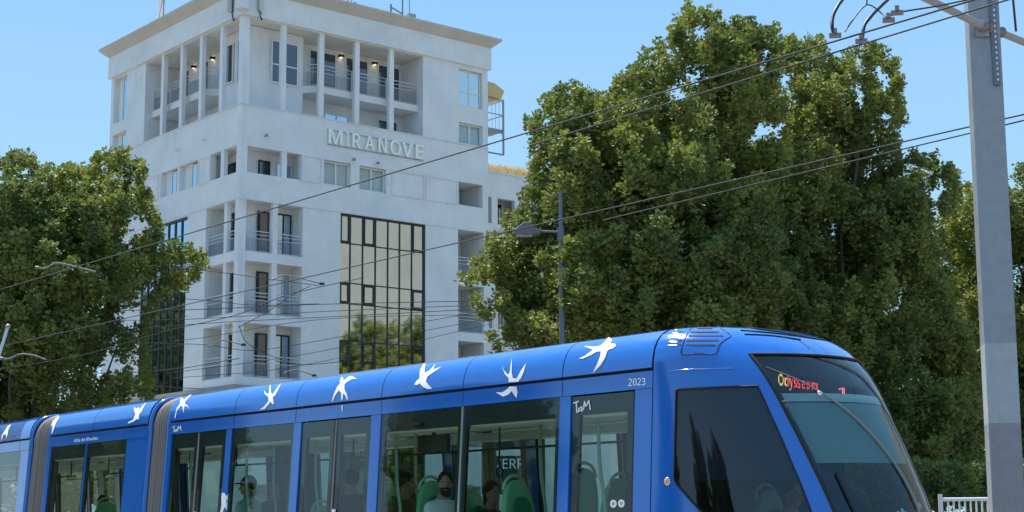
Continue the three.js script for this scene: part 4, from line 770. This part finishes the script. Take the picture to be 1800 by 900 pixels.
{ // upright poles, hanging monitor, curved grab bars by the doors
  const wav = (x, z) => [V(x, .36, z), V(x, 1.1, z + .02), V(x - .03, 1.6, z + .06), V(x - .04, 2.0, z + .0), V(x - .02, 2.6, z - .04)];
  for (const [x, z] of [[.42, -1.05], [.42, -4.55], [.42, -6.3], [.42, -8.0], [.42, -9.55], [1.325, -5.4], [1.325, -8.8], [1.325, -3.0]]) part('stanchion', tube(wav(x, z), .019, 30, 8), T.pole, tram);
  part('ticket_screen', [bx(.5, .56, 2.28, 2.48, -4.3, -3.75), bx(.52, .54, 2.48, 2.62, -4.05, -4.0)], T.dash, tram);
  const em = new THREE.MeshStandardMaterial({ color: 0x101010, emissive: rgb(.55, .25, .2), emissiveIntensity: .015, side: THREE.DoubleSide }); part('display_strip', bx(.075, .082, 2.56, 2.595, -3.9, -3.7), em, tram);
  for (const z of [-4.2, -3.4, -2.2]) part('hanging_strap', [tube([V(1.0, 2.3, z), V(1.0, 2.1, z)], .012, 4, 5), new THREE.TorusGeometry(.055, .011, 6, 18).rotateY(Math.PI / 2).translate(1.0, 2.04, z)], T.seal, tram);
}

// ---------------------------------------------------------------- trees
const leafGeo = (() => {
  const pos = [], nor = [], leaf = (o, q, s) => {
    const pts = [[0, 0, 0], [.30, .12, .05], [.52, .5, .10], [.22, .62, .04], [0, 1.0, -.06], [-.22, .62, .04], [-.52, .5, .10], [-.30, .12, .05]].map(p => V(p[0], p[1], p[2]).multiplyScalar(s).applyQuaternion(q).add(o)), c = V(0, .45, -.04).multiplyScalar(s).applyQuaternion(q).add(o);
    for (let i = 0; i < 8; i++) { const a = pts[i], b = pts[(i + 1) % 8], n = b.clone().sub(a).cross(c.clone().sub(a)).normalize(); for (const v of [a, b, c]) { pos.push(v.x, v.y, v.z); nor.push(n.x, n.y, n.z); } }
  };
  const out = [];
  for (let k = 0; k < 3; k++) {
    pos.length = nor.length = 0;
    for (let i = 0; i < 13; i++) {
      const d = V(rr(-1, 1), rr(-.8, 1), rr(-1, 1)); if (d.lengthSq() > 1.4) { i--; continue; } const o = d.clone().multiplyScalar(.15);
      const q = new THREE.Quaternion().setFromEuler(new THREE.Euler(rr(-1.7, -.2) , rr(0, 6.28), rr(-.6, .6), 'YXZ')); leaf(o, q, rr(.075, .13));
    }
    const g = new THREE.BufferGeometry(); g.setAttribute('position', new THREE.Float32BufferAttribute(pos.slice(), 3)); g.setAttribute('normal', new THREE.Float32BufferAttribute(nor.slice(), 3)); out.push(g);
  }
  return out;
})();
const leafMat = new THREE.MeshPhysicalMaterial({ color: rgb(1, 1, 1), roughness: .82, transmission: .38, thickness: 0, side: THREE.DoubleSide, ior: 1.4 });
const inside = (x, y, P) => { let c = false; for (let i = 0, j = P.length - 1; i < P.length; j = i++) { const [a, b] = P[i], [d, e] = P[j]; if ((b > y) !== (e > y) && x < (d - a) * (y - b) / (e - b) + a) c = !c; } return c; };
const edgeDist = (x, y, P) => { let m = 1e9; for (let i = 0, j = P.length - 1; i < P.length; j = i++) { const [a, b] = P[j], [d, e] = P[i], t = Math.max(0, Math.min(1, ((x - a) * (d - a) + (y - b) * (e - b)) / ((d - a) ** 2 + (e - b) ** 2 || 1))); m = Math.min(m, Math.hypot(x - a - (d - a) * t, y - b - (e - b) * t)); } return m; };
// a crown whose bunches of leaves fill the outline seen in the photograph, with real depth front and back
function tree(name, label, outline, D, trunkPx, opt) {
  const pxm = FOCAL / D, base = atDepth(trunkPx, 800, D).setY(0), root = thing(name, label, 'tree', base, 0, opt.group), blobs = [];
  const xs = outline.map(p => p[0]), ys = outline.map(p => p[1]), x0 = Math.min(...xs), x1 = Math.max(...xs), y0 = Math.min(...ys), y1 = Math.max(...ys);
  let guard = 0;
  while (blobs.length < opt.n && guard++ < 60000) {
    const x = rr(x0, x1), y = rr(y0, y1); if (!inside(x, y, outline)) continue;
    const e = edgeDist(x, y, outline) / pxm; let r = rr(.45, 1.05) * (opt.r || 1); if (e - .22 < r) r = Math.max(.12, e - .22);
    if (e < .24) continue;
    if ((opt.gaps || []).some(([gx, gy, gr]) => Math.hypot(x - gx, y - gy) < gr + (r + .2) * pxm * .5)) continue;
    if (e < 1.8 && noise.noise(x / 30, y / 30, opt.z || 3) + .6 * noise.noise(x / 13, y / 13, 8) < -.36) continue; // airy gaps towards the edge
    const T2 = Math.min(opt.deep || 4, .5 + 1.9 * Math.sqrt(e)), dz = rr(-1, 1) * T2;
    const c = atDepth(x, y, D - dz); if (dz > -T2 * .35 && noise.noise(c.x * .38, c.y * .5, c.z * .38 + 5) < -.02 && rnd() < .9) continue; // hollows between the boughs
    blobs.push([c, r]);
  }
  for (let i = 0; i < outline.length * 6; i++) { // loose sprigs past the outline
    const k = Math.floor(rnd() * outline.length), a = outline[k], b = outline[(k + 1) % outline.length], t = rnd(); if (a[1] > 640 && b[1] > 640) continue;
    const sx = a[0] + (b[0] - a[0]) * t + rr(-.1, .1) * pxm, sy = a[1] + (b[1] - a[1]) * t + rr(.05, .5) * pxm; blobs.push([atDepth(sx, sy, D + rr(-1.5, 1.5)), rr(.03, .12)]);
  }
  const per = opt.per || 34, mats = [[], [], []], cols = [[], [], []], m = new THREE.Matrix4(), q = new THREE.Quaternion();
  for (const [c, r] of blobs) { // each one a leafy spray growing outwards and up from the limbs
    const ax = base.clone().setY(c.y - 1.2), d = c.clone().sub(ax).normalize().multiplyScalar(.8).add(V(rr(-.6, .6), rr(.1, .8), rr(-.6, .6))).normalize(), side = V(rr(-1, 1), rr(-1, 1), rr(-1, 1)).cross(d).normalize(), side2 = d.clone().cross(side);
    const n = Math.round(per * Math.pow(r, 1.6)) + 3, warm = Math.min(1, Math.max(0, .5 + 1.1 * noise.noise(c.x * .33, c.y * .4, c.z * .33) + rr(-.25, .25)));
    for (let i = 0; i < n; i++) {
      const t0 = Math.pow(rnd(), .8), a = rr(0, 6.28), w = r * .62 * Math.sqrt(rnd()) * (1 - .75 * t0), p = c.clone().addScaledVector(d, r * (t0 * 1.7 - .8)).addScaledVector(side, Math.cos(a) * w).addScaledVector(side2, Math.sin(a) * w); p.y -= .12 * r * t0 * t0;
      if (p.y < .3) continue;
      q.setFromEuler(new THREE.Euler(rr(-.6, .6), rr(0, 6.28), rr(-.6, .6))); const s = rr(.75, 1.25) * (opt.leaf || 1);
      m.compose(p.sub(base), q, V(s, s, s)); const v = Math.floor(rnd() * 3); mats[v].push(m.clone());
      const t = Math.min(1, Math.max(0, .5 * warm + .6 * rnd() - .1));
      cols[v].push(rgb(.105 + .195 * t, .155 + .165 * t, .03 + .022 * t));
    }
  }
  for (let v = 0; v < 3; v++) {
    const im = new THREE.InstancedMesh(leafGeo[v], leafMat, mats[v].length); mats[v].forEach((mm, i) => { im.setMatrixAt(i, mm); im.setColorAt(i, cols[v][i]); });
    im.name = 'crown'; im.userData.kind = 'stuff'; im.castShadow = im.receiveShadow = true; root.add(im);
  }
  // trunk and limbs
  const top = opt.top || 4, tp = V(0, top, 0);
  part('trunk', taperTube([V(0, -.1, 0), V(.08, top * .35, .05), V(-.06, top * .7, -.04), tp], opt.trunk || .34, (opt.trunk || .34) * .72, 16, 12), M.bark, root);
  const big = blobs.filter(b => b[1] > .45).sort((a, b) => b[1] - a[1]), limbs = [];
  for (let i = 0; i < Math.min(opt.limbs || 26, big.length); i++) { const e = big[Math.floor(rnd() * big.length)][0].clone().sub(base); if (e.y < top + .6) continue; const mid = e.clone().multiplyScalar(.45); mid.y = top + (e.y - top) * .55; mid.x += rr(-.7, .7); mid.z += rr(-.5, .5); limbs.push(taperTube([V(tp.x, top - .4, tp.z), mid, e], rr(.09, .14), .015, 14, 7)); }
  if (limbs.length) part('limbs', limbs, M.bark, root);
  return root;
}
const treeA = tree('plane_tree', 'tall plane tree behind the tram roof, beside the hotel', [[824, 484], [838, 452], [862, 440], [868, 412], [884, 405], [893, 372], [908, 395], [925, 350], [930, 328], [946, 300], [938, 276], [944, 250], [936, 206], [962, 190], [973, 160], [990, 142], [1012, 150], [1022, 168], [1045, 158], [1072, 160], [1084, 130], [1116, 124], [1130, 92], [1152, 90], [1172, 66], [1194, 60], [1192, 38], [1210, 4], [1232, 12], [1256, 26], [1276, 42], [1300, 30], [1322, 42], [1346, 46], [1369, 60], [1362, 86], [1350, 110], [1358, 150], [1376, 200], [1380, 260], [1395, 320], [1400, 500], [1390, 700], [1200, 700], [1000, 680], [886, 640], [868, 580], [862, 540], [842, 512]], 40, 1150, { n: 1250, per: 30, deep: 4.2, limbs: 34, trunk: .36, top: 3.6, group: 'plane trees behind the tram', gaps: [[1225, 139, 5], [1355, 234, 9], [1332, 246, 4]] });
const treeB = tree('plane_tree', 'broad plane tree behind the tram cab, with a sky gap high in its crown', [[1338, 140], [1366, 110], [1370, 78], [1392, 58], [1420, 60], [1446, 76], [1454, 105], [1470, 112], [1482, 96], [1504, 90], [1526, 70], [1544, 82], [1562, 100], [1578, 118], [1578, 146], [1564, 158], [1588, 182], [1576, 200], [1558, 218], [1574, 238], [1566, 258], [1582, 268], [1616, 266], [1642, 274], [1666, 286], [1681, 308], [1672, 334], [1656, 346], [1660, 420], [1690, 520], [1740, 640], [1745, 890], [1600, 905], [1400, 900], [1290, 760], [1240, 560], [1250, 300], [1300, 200]], 44, 1480, { n: 1350, per: 30, deep: 4.5, limbs: 34, trunk: .4, top: 3.8, group: 'plane trees behind the tram', gaps: [[1355, 234, 9], [1332, 246, 4], [1505, 180, 3], [1378, 160, 3]] });
const treeC = tree('plane_tree', 'plane tree behind the grey catenary pole', [[1640, 372], [1662, 352], [1690, 332], [1712, 316], [1740, 306], [1765, 296], [1800, 288], [1850, 300], [1930, 380], [1960, 600], [1940, 905], [1640, 905], [1610, 700], [1620, 480]], 50, 1800, { n: 750, per: 30, deep: 4, r: 1.1, limbs: 20, trunk: .36, top: 4, group: 'plane trees behind the tram' });
const treeD = tree('plane_tree', 'plane tree in front of the left side of the hotel', [[-190, 340], [-120, 300], [-60, 290], [0, 284], [8, 272], [32, 266], [52, 270], [62, 286], [96, 302], [109, 312], [114, 286], [132, 290], [150, 298], [168, 288], [170, 264], [192, 260], [206, 266], [226, 260], [238, 268], [246, 290], [242, 312], [252, 328], [260, 352], [276, 378], [278, 400], [262, 410], [232, 418], [262, 430], [292, 430], [322, 428], [346, 438], [360, 452], [342, 470], [316, 478], [296, 484], [280, 500], [262, 540], [246, 560], [254, 620], [262, 690], [230, 730], [0, 800], [-200, 800], [-240, 560]], 46, 60, { n: 1000, per: 30, deep: 4.2, limbs: 30, trunk: .34, top: 3.4, gaps: [[268, 404, 12], [298, 402, 14], [322, 398, 12], [238, 560, 9], [222, 560, 6], [196, 640, 6], [226, 436, 6], [70, 510, 5], [108, 690, 6]], group: 'plane trees in front of the hotel' });
shade(treeA);
// shrubs under the trees
const hedge = tree('hedge_shrub', 'dense dark shrubs at the foot of the plane trees by the fence', [[1440, 800], [1560, 790], [1700, 805], [1900, 790], [1990, 800], [1990, 925], [1440, 925]], 36, 1680, { n: 260, per: 34, deep: 1.6, r: .8, limbs: 4, top: .6, trunk: .08, leaf: .8 });
const hedge2 = tree('hedge_shrub', 'low dark shrubs at the foot of the tree by the hotel', [[-120, 730], [0, 740], [150, 745], [290, 760], [300, 925], [-120, 925]], 40, 60, { n: 230, per: 30, deep: 1.6, r: .8, limbs: 4, top: .6, trunk: .08, leaf: .8 });
// trees beside and behind the camera: they show only as reflections in glass
function more(src, label, x, z, turn, s, group = 'plane trees outside the view') { const c = src.clone(); c.name = numbered('plane_tree'); c.userData = { label, category: 'tree', group }; c.position.set(x, 0, z); c.rotation.y = turn; c.scale.setScalar(s); scene.add(c); return c; }
const mir = (src, label, x, z, turn, s) => { const p = inHotel(x, 0, z); more(src, label, p.x, p.z, turn, s); };
mir(treeA, 'plane tree mirrored in the left part of the hotel glass', 27, 32, 1.2, 1.06); mir(treeC, 'plane tree mirrored in the middle of the hotel glass', 31, 36, 2.4, 1.2); mir(treeB, 'plane tree mirrored in the right part of the hotel glass', 35, 33, .6, 1.1);
mir(treeB, 'tall plane tree mirrored in the glass on the tree side of the hotel', -16, -36, 3.4, 1.3); mir(treeA, 'plane tree beyond the tree side of the hotel', -24, -44, .4, 1.3);
[[-20, -13, .62], [-24, -22, .6], [-29, -33, .66], [-19, -3, .55], [-17, 6, .36], [-38, -40, .95], [-50, -50, 1.1], [-15, -8, .4], [-14, 1, .4]].forEach(([x, z, s2], i) => more([treeC, treeA, treeB, treeA, treeC, treeB, treeA, treeB, treeC][i], ['plane tree across the street, mirrored in the tram cab window', 'plane tree across the street, mirrored in the tram doors', 'plane tree across the street, mirrored in the middle tram section', 'small plane tree across the street, mirrored low in the cab window', 'smallest plane tree across the street, behind the photographer', 'tall plane tree across the street, mirrored in the rear tram section', 'tallest plane tree across the street, behind the other tall one', 'young plane tree on the kerb across the street, mirrored in the cab glass', 'young plane tree on the kerb, nearest the photographer'][i], x, z, i * 1.7, s2, 'plane trees across the street'));
{ // pale apartment block out of view to the right: it is what the hotel glass mirrors
  const b = thing('apartment_block', 'pale beige apartment block mirrored in the hotel glass', 'building', V(74, 0, -50), -1.15);
  const holes = []; for (let i = 0; i < 12; i++) for (let j = 0; j < 10; j++) holes.push([-26 + i * 4.4, -24.4 + i * 4.4, 3.2 + j * 3.4, 4.9 + j * 3.4]);
  const g = wallGeo(-30, 30, 0, 38, [], .4); g.translate(0, 0, -.4); part('wall', g, M.beige, b); part('wall', [bx(-30, -29.6, 0, 38, -12, -.4), bx(29.6, 30, 0, 38, -12, -.4), bx(-29.6, 29.6, 0, 38, -12, -11.6)], M.beige, b); part('roof', bx(-30, 30, 38, 38.4, -12, 0), M.slab, b);
  shade(b);
}

// ---------------------------------------------------------------- street lamp
{
  const D = 37, p = atDepth(990, 700, D).setY(0), l = thing('street_lamp', 'dark street lamp post in front of the plane tree with one grey head', 'street lamp', p);
  const top = atDepth(988, 338, D).y, arm = atDepth(989, 408, D).y, s = D / FOCAL;
  part('post', [bar(V(0, 0, 0), V(0, arm - .2, 0), .075, 16, .07), bar(V(0, arm - .2, 0), V(0, top, 0), .05, 16, .045)], M.railDark, l);
  part('collar', bar(V(0, arm - .22, 0), V(0, arm + .1, 0), .085, 16), M.railDark, l);
  part('arm', bar(V(0, arm, 0), V(-40 * s, arm + .03, 0), .028, 8), M.railDark, l);
  const sh = new THREE.Shape(); sh.moveTo(-86 * s, -.08); sh.lineTo(-84 * s, .02); sh.lineTo(-66 * s, .2); sh.lineTo(-55 * s, .22); sh.lineTo(-45 * s, .06); sh.lineTo(-36 * s, .02); sh.lineTo(-38 * s, -.06); sh.lineTo(-60 * s, -.10); sh.closePath();
  const g = new THREE.ExtrudeGeometry(sh, { depth: .26, bevelEnabled: true, bevelSize: .01, bevelThickness: .04, bevelSegments: 2 }); g.translate(0, arm + .02, -.17); const lm = part('lamp_head', g, M.lampGrey, l); part('diffuser', bx(-80 * s, -52 * s, arm - .09, arm - .075, -.1, .1), M.railing, lm);
  shade(l);
}
// ---------------------------------------------------------------- catenary pole with its cantilever
const POLE = along(3.5, 0).addScaledVector(FD, 0); // between the two tracks
{
  const D = 17.02, base = atDepth(1768, 905, D).setY(0), pl = thing('catenary_pole', 'grey steel catenary pole with a pale painted band and a cantilever arm', 'pole', base, -.14);
  const lx = (x, y) => { const p = atDepth(x, y, D); return p.x - base.x; }, ht = (y) => atDepth(1750, y, D).y;
  const zinc = tex(256, 1.1, (u, v) => { const n = .93 + .10 * fbm(u, v, 9, 4, 31) + .05 * fbm(u, v, 40, 2, 33); return [n, n, n]; }, true); const greyPole = std(rgb(.31, .325, .345), .55, { metalness: .1, roughnessMap: grime, map: zinc }), pale = std(rgb(.43, .45, .46), .6, { roughnessMap: grime, map: zinc }), low = std(rgb(.29, .285, .295), .62, { roughnessMap: grime, map: zinc });
  // the pole leans a little to the left, as an H section: two flanges and a web
  const sec = (y0, y1, mat, name, w0, w1) => { const a = ht(y0), b = ht(y1), xa = (lx(1742 - (900 - y0) * .0433, y0) + lx(1797 - (900 - y0) * .058, y0)) / 2, xb = (lx(1742 - (900 - y1) * .0433, y1) + lx(1797 - (900 - y1) * .058, y1)) / 2;
    const geos = []; const half = .168; const prism = (x0, x1, z0, z1) => { const g = new THREE.BoxGeometry(x1 - x0, a - b, z1 - z0); g.translate((x0 + x1) / 2, 0, (z0 + z1) / 2); const p = g.attributes.position; for (let i = 0; i < p.count; i++) { const t = (p.getY(i) / (a - b) + .5); p.setX(i, p.getX(i) + xb + (xa - xb) * t); p.setY(i, b + (a - b) * t); } g.computeVertexNormals(); return metricUV(g); };
    geos.push(prism(-half, half, -.15, .15)); part(name, geos, mat, pl); };
  sec(-60, 606, greyPole, 'pole_shaft'); sec(606, 745, pale, 'painted_band'); sec(745, 905, low, 'pole_foot'); sec(905, 1200, low, 'pole_foot');
  // perforated cable rail at the top right of the front flange
  const ry0 = ht(158), ry1 = ht(-60); const rail = part('perforated_rail', bx(lx(1744, 60) - .05, lx(1744, 60) + .02, ry0, ry1, .151, .18), M.railDark, pl);
  for (let y = ry0 + .05; y < ry1; y += .062) part('slot', bx(lx(1744, 60) - .012, lx(1744, 60) + .008, y, y + .028, .1805, .184), M.railing, rail);
  // cantilever arm across the tracks
  const toL = p => p.clone().sub(base).applyAxisAngle(UPV, .14);
  const armP = atDepth(1728, 46, D - .25), h = armP.y, dirA = RD.clone(), A0 = armP.clone().addScaledVector(dirA, -3.2).setY(h + .30), A1 = armP.clone().addScaledVector(dirA, 3.2).setY(h - .14);
  const tan = std(rgb(.33, .30, .27), .6);
  part('cantilever_arm', bar(toL(A0), toL(armP), .042, 14), tan, pl); part('cantilever_arm', bar(toL(armP.clone().addScaledVector(dirA, .25)), toL(A1), .042, 14), tan, pl);
  const ins = [], i0 = toL(armP.clone().addScaledVector(dirA, -.02)), i1 = toL(armP.clone().addScaledVector(dirA, .34)); for (let k = 0; k < 7; k++) { const c = i0.clone().lerp(i1, k / 6), g = new THREE.CylinderGeometry(k % 2 ? .045 : .065, .05, .045, 14); g.applyQuaternion(new THREE.Quaternion().setFromUnitVectors(UPV, i1.clone().sub(i0).normalize())); g.translate(c.x, c.y, c.z); ins.push(g); }
  part('insulator', ins, M.insulator, pl); part('bracket', [bar(toL(armP), toL(armP).add(V(0, -.02, -.2)), .05, 10), bx(toL(armP).x - .07, toL(armP).x + .07, toL(armP).y - .1, toL(armP).y + .1, .16, .2)], M.grey, pl);
  part('stay_rod', bar(toL(atDepth(1786, 55, D)), toL(atDepth(1778, -30, D)), .014, 6), M.wire, pl);
  // steady arms holding the contact wires
  const hang = (pts, r, n) => part(n, tube(pts.map(q => toL(atDepth(q[0], q[1], q[2]))), r, 30, 8), M.blackIron, pl);
  hang([[1482, -2, 15.3], [1472, 12, 15.2], [1464, 30, 15.15], [1463, 48, 15.1], [1466, 60, 15.1]], .018, 'steady_arm');
  hang([[1562, -2, 15.6], [1545, 14, 15.4], [1530, 30, 15.2], [1520, 44, 15.15], [1516, 66, 15.1]], .018, 'steady_arm');
  hang([[1524, -4, 15.2], [1523, 8, 15.2], [1516, 14, 15.2], [1500, 34, 15.15], [1485, 56, 15.1]], .007, 'dropper'); hang([[1524, 8, 15.2], [1532, 10, 15.2], [1548, 22, 15.2], [1560, 34, 15.1]], .007, 'dropper');
  hang([[1560, 30, 15.2], [1572, 25, 15.3], [1590, 20, 15.6], [1640, 12, 15.9], [1700, 0, 16.4]], .009, 'dropper');
  for (const [x, y] of [[1468, 62], [1514, 72], [1562, 35], [1577, 22]]) { const q = toL(atDepth(x, y, 15.1)); part('clamp', [bx(q.x - .06, q.x + .06, q.y - .025, q.y + .02, q.z - .02, q.z + .02), bx(q.x - .02, q.x + .02, q.y, q.y + .07, q.z - .02, q.z + .02)], M.insulator, pl); }
  shade(pl);
}
// ---------------------------------------------------------------- overhead wires: each one a thing
function wire(label, pts, r, group) { const g = pts.length === 2 ? bar(pts[0], pts[1], r, 6) : tube(pts, r, 60, 6); const m = part(numbered('overhead_wire'), g, M.wire, scene); m.userData = { label, category: 'wire', group }; return m; }
const contact = (label, x, y, h, r, g) => { const p = atHeight(x, y, h), w = p.clone().sub(TRAM_O).dot(RD); wire(label, [along(w, -90, h), along(w, 30, h)], r, g); };
contact('contact wire above the roof of the blue tram, on the hotel side', 1420, 86.7, 6.0, .009, 'contact wires of the near track');
{ const a = atHeight(930, 256, 5.985), b = atHeight(1420, 106.7, 5.9); wire('contact wire above the roof of the blue tram, on the near side', [a, b.clone().add(b.clone().sub(a).multiplyScalar(1.2))], .008, 'contact wires of the near track'); }
contact('upper contact wire of the far track behind the pole', 1780, 205.6, 6.0, .0095, 'contact wires of the far track');
{ const a = atHeight(1060, 387, 5.985), b = atHeight(1780, 216.4, 5.93); wire('lower contact wire of the far track behind the pole', [a, b.clone().add(b.clone().sub(a).multiplyScalar(.5))], .0085, 'contact wires of the far track'); }
const span = (pts, D, r = .012) => wire('thin overhead wire strung in front of the hotel', pts.map(p => atDepth(p[0], p[1], D + (p[2] || 0))), r, 'thin wires in front of the hotel');
span([[-40, 542], [300, 545], [560, 535], [900, 528]], 58, .015); span([[-40, 560], [300, 562], [560, 548], [900, 534]], 58, .013); span([[-40, 594], [200, 580], [400, 566], [600, 556], [900, 540]], 60, .014); span([[-40, 598], [280, 602], [560, 562], [900, 552]], 60);
span([[-40, 655], [140, 625], [300, 580], [420, 552], [500, 520], [560, 505], [640, 488]], 30, .008); span([[-40, 640], [180, 590], [330, 555]], 44, .011); span([[300, 470], [380, 478], [470, 490], [560, 502]], 44, .010); span([[300, 524], [365, 528], [440, 536], [560, 534]], 46, .010);
span([[420, 575], [470, 548], [520, 515], [545, 503]], 34, .009); span([[420, 572], [432, 600], [470, 622], [520, 640], [600, 636]], 34, .009); span([[280, 604], [360, 606], [440, 616], [520, 606], [620, 588], [860, 545]], 50, .011); span([[300, 655], [420, 640], [540, 622], [700, 590], [860, 560]], 50, .010); span([[300, 665], [480, 650], [640, 620], [860, 570]], 52, .010); span([[-40, 655], [280, 652], [420, 630]], 48); span([[-40, 678], [280, 680], [360, 684]], 48);
// cantilever brackets further along the line
function farArm(label, pts, D, r) { const o = thing('catenary_bracket', label, 'bracket', atDepth(pts[0][0], pts[0][1], D), 0, 'far catenary brackets'); const loc = pts.map(p => atDepth(p[0], p[1], D + (p[2] || 0)).sub(o.position)); part('steady_arm', tube(loc, r, 30, 8), M.armGrey, o); const e = loc[loc.length - 1]; part('clamp', [bx(e.x - .05, e.x + .05, e.y - .025, e.y + .025, e.z - .03, e.z + .03)], M.wire, o); part('insulator', bar(loc[0], loc[0].clone().lerp(loc[1], .4), r * 1.8, 8), M.insulator, o); }
farArm('pale bent catenary bracket in front of the left tree', [[62, 470], [78, 472], [98, 463], [120, 466], [172, 479]], 34, .02);
farArm('pale bent catenary bracket low in front of the left tree', [[-4, 630], [18, 630], [34, 623], [60, 625], [84, 634]], 34, .018);
farArm('pale bent catenary bracket in front of the corner balconies', [[478, 492], [488, 488], [498, 484], [515, 486], [566, 499]], 32, .012);
farArm('pale bent catenary bracket in front of the lower balconies', [[366, 610], [378, 604], [390, 598], [410, 602], [428, 606]], 34, .012);
farArm('pale bent catenary bracket just above the tram roof', [[500, 656], [508, 652], [520, 650], [532, 653], [552, 660]], 36, .012);
{ const s = thing('slanted_pole', 'thin white slanted pole in front of the left tree', 'pole', atDepth(-14, 700, 30).setY(0)); const a = atDepth(14, 574, 30).sub(s.position), b = atDepth(-4, 632, 30).sub(s.position); part('rod', bar(b.clone().add(b.clone().sub(a).multiplyScalar(3.7)), a, .035, 8, .03), M.railing, s); part('tip', new THREE.SphereGeometry(.05, 10, 8).translate(a.x, a.y, a.z), M.grey, s); }
// ---------------------------------------------------------------- fence, sign beyond the tram
{
  const D = 21, a = atDepth(1653, 878, D), b = atDepth(1820, 880, D), f = thing('railing_fence', 'galvanised railing fence with upright bars beside the pole', 'fence', a.clone().setY(0)), L = b.x - a.x, t = a.y, zz = x => (b.z - a.z) * x / L;
  part('top_rail', bar(V(-.02, t, 0), V(L, t, b.z - a.z), .024, 8), M.railing, f); part('bottom_rail', bar(V(0, .15, 0), V(L, .15, b.z - a.z), .02, 8), M.railing, f);
  for (const x of [0, L * .55, L]) part('post', bar(V(x, 0, zz(x)), V(x, t + (x ? 0 : .07), zz(x)), .03, 8), M.railing, f);
  for (let x = .1; x < L; x += .075) part('bar', bx(x - .01, x + .01, .15, t, zz(x) - .01, zz(x) + .01), M.railing, f);
  const D2 = 26, c = atDepth(905, 815, D2), s = thing('sign_board', 'dark sign board with white VERRE lettering seen through the tram window', 'sign', c.clone().setY(0));
  part('board', bx(-.55, .5, c.y - .5, c.y + .55, -.03, .03), std(rgb(.018, .035, .035), .6), s); part('strip', bx(-.36, .22, c.y + .13, c.y + .23, .031, .036), M.frameWhite, s);
  const g = new THREE.ExtrudeGeometry(font.generateShapes('VERRE', .16), { depth: .008, bevelEnabled: false }); g.translate(-.35, c.y - .08, .031); part('lettering', g, M.letter, s); for (const x of [-.45, .4]) part('post', bar(V(x, 0, 0), V(x, c.y - .5, 0), .035, 8), M.grey, s);
  shade(f); shade(s);
}
shade(hotel);
renderer.render(scene, camera);
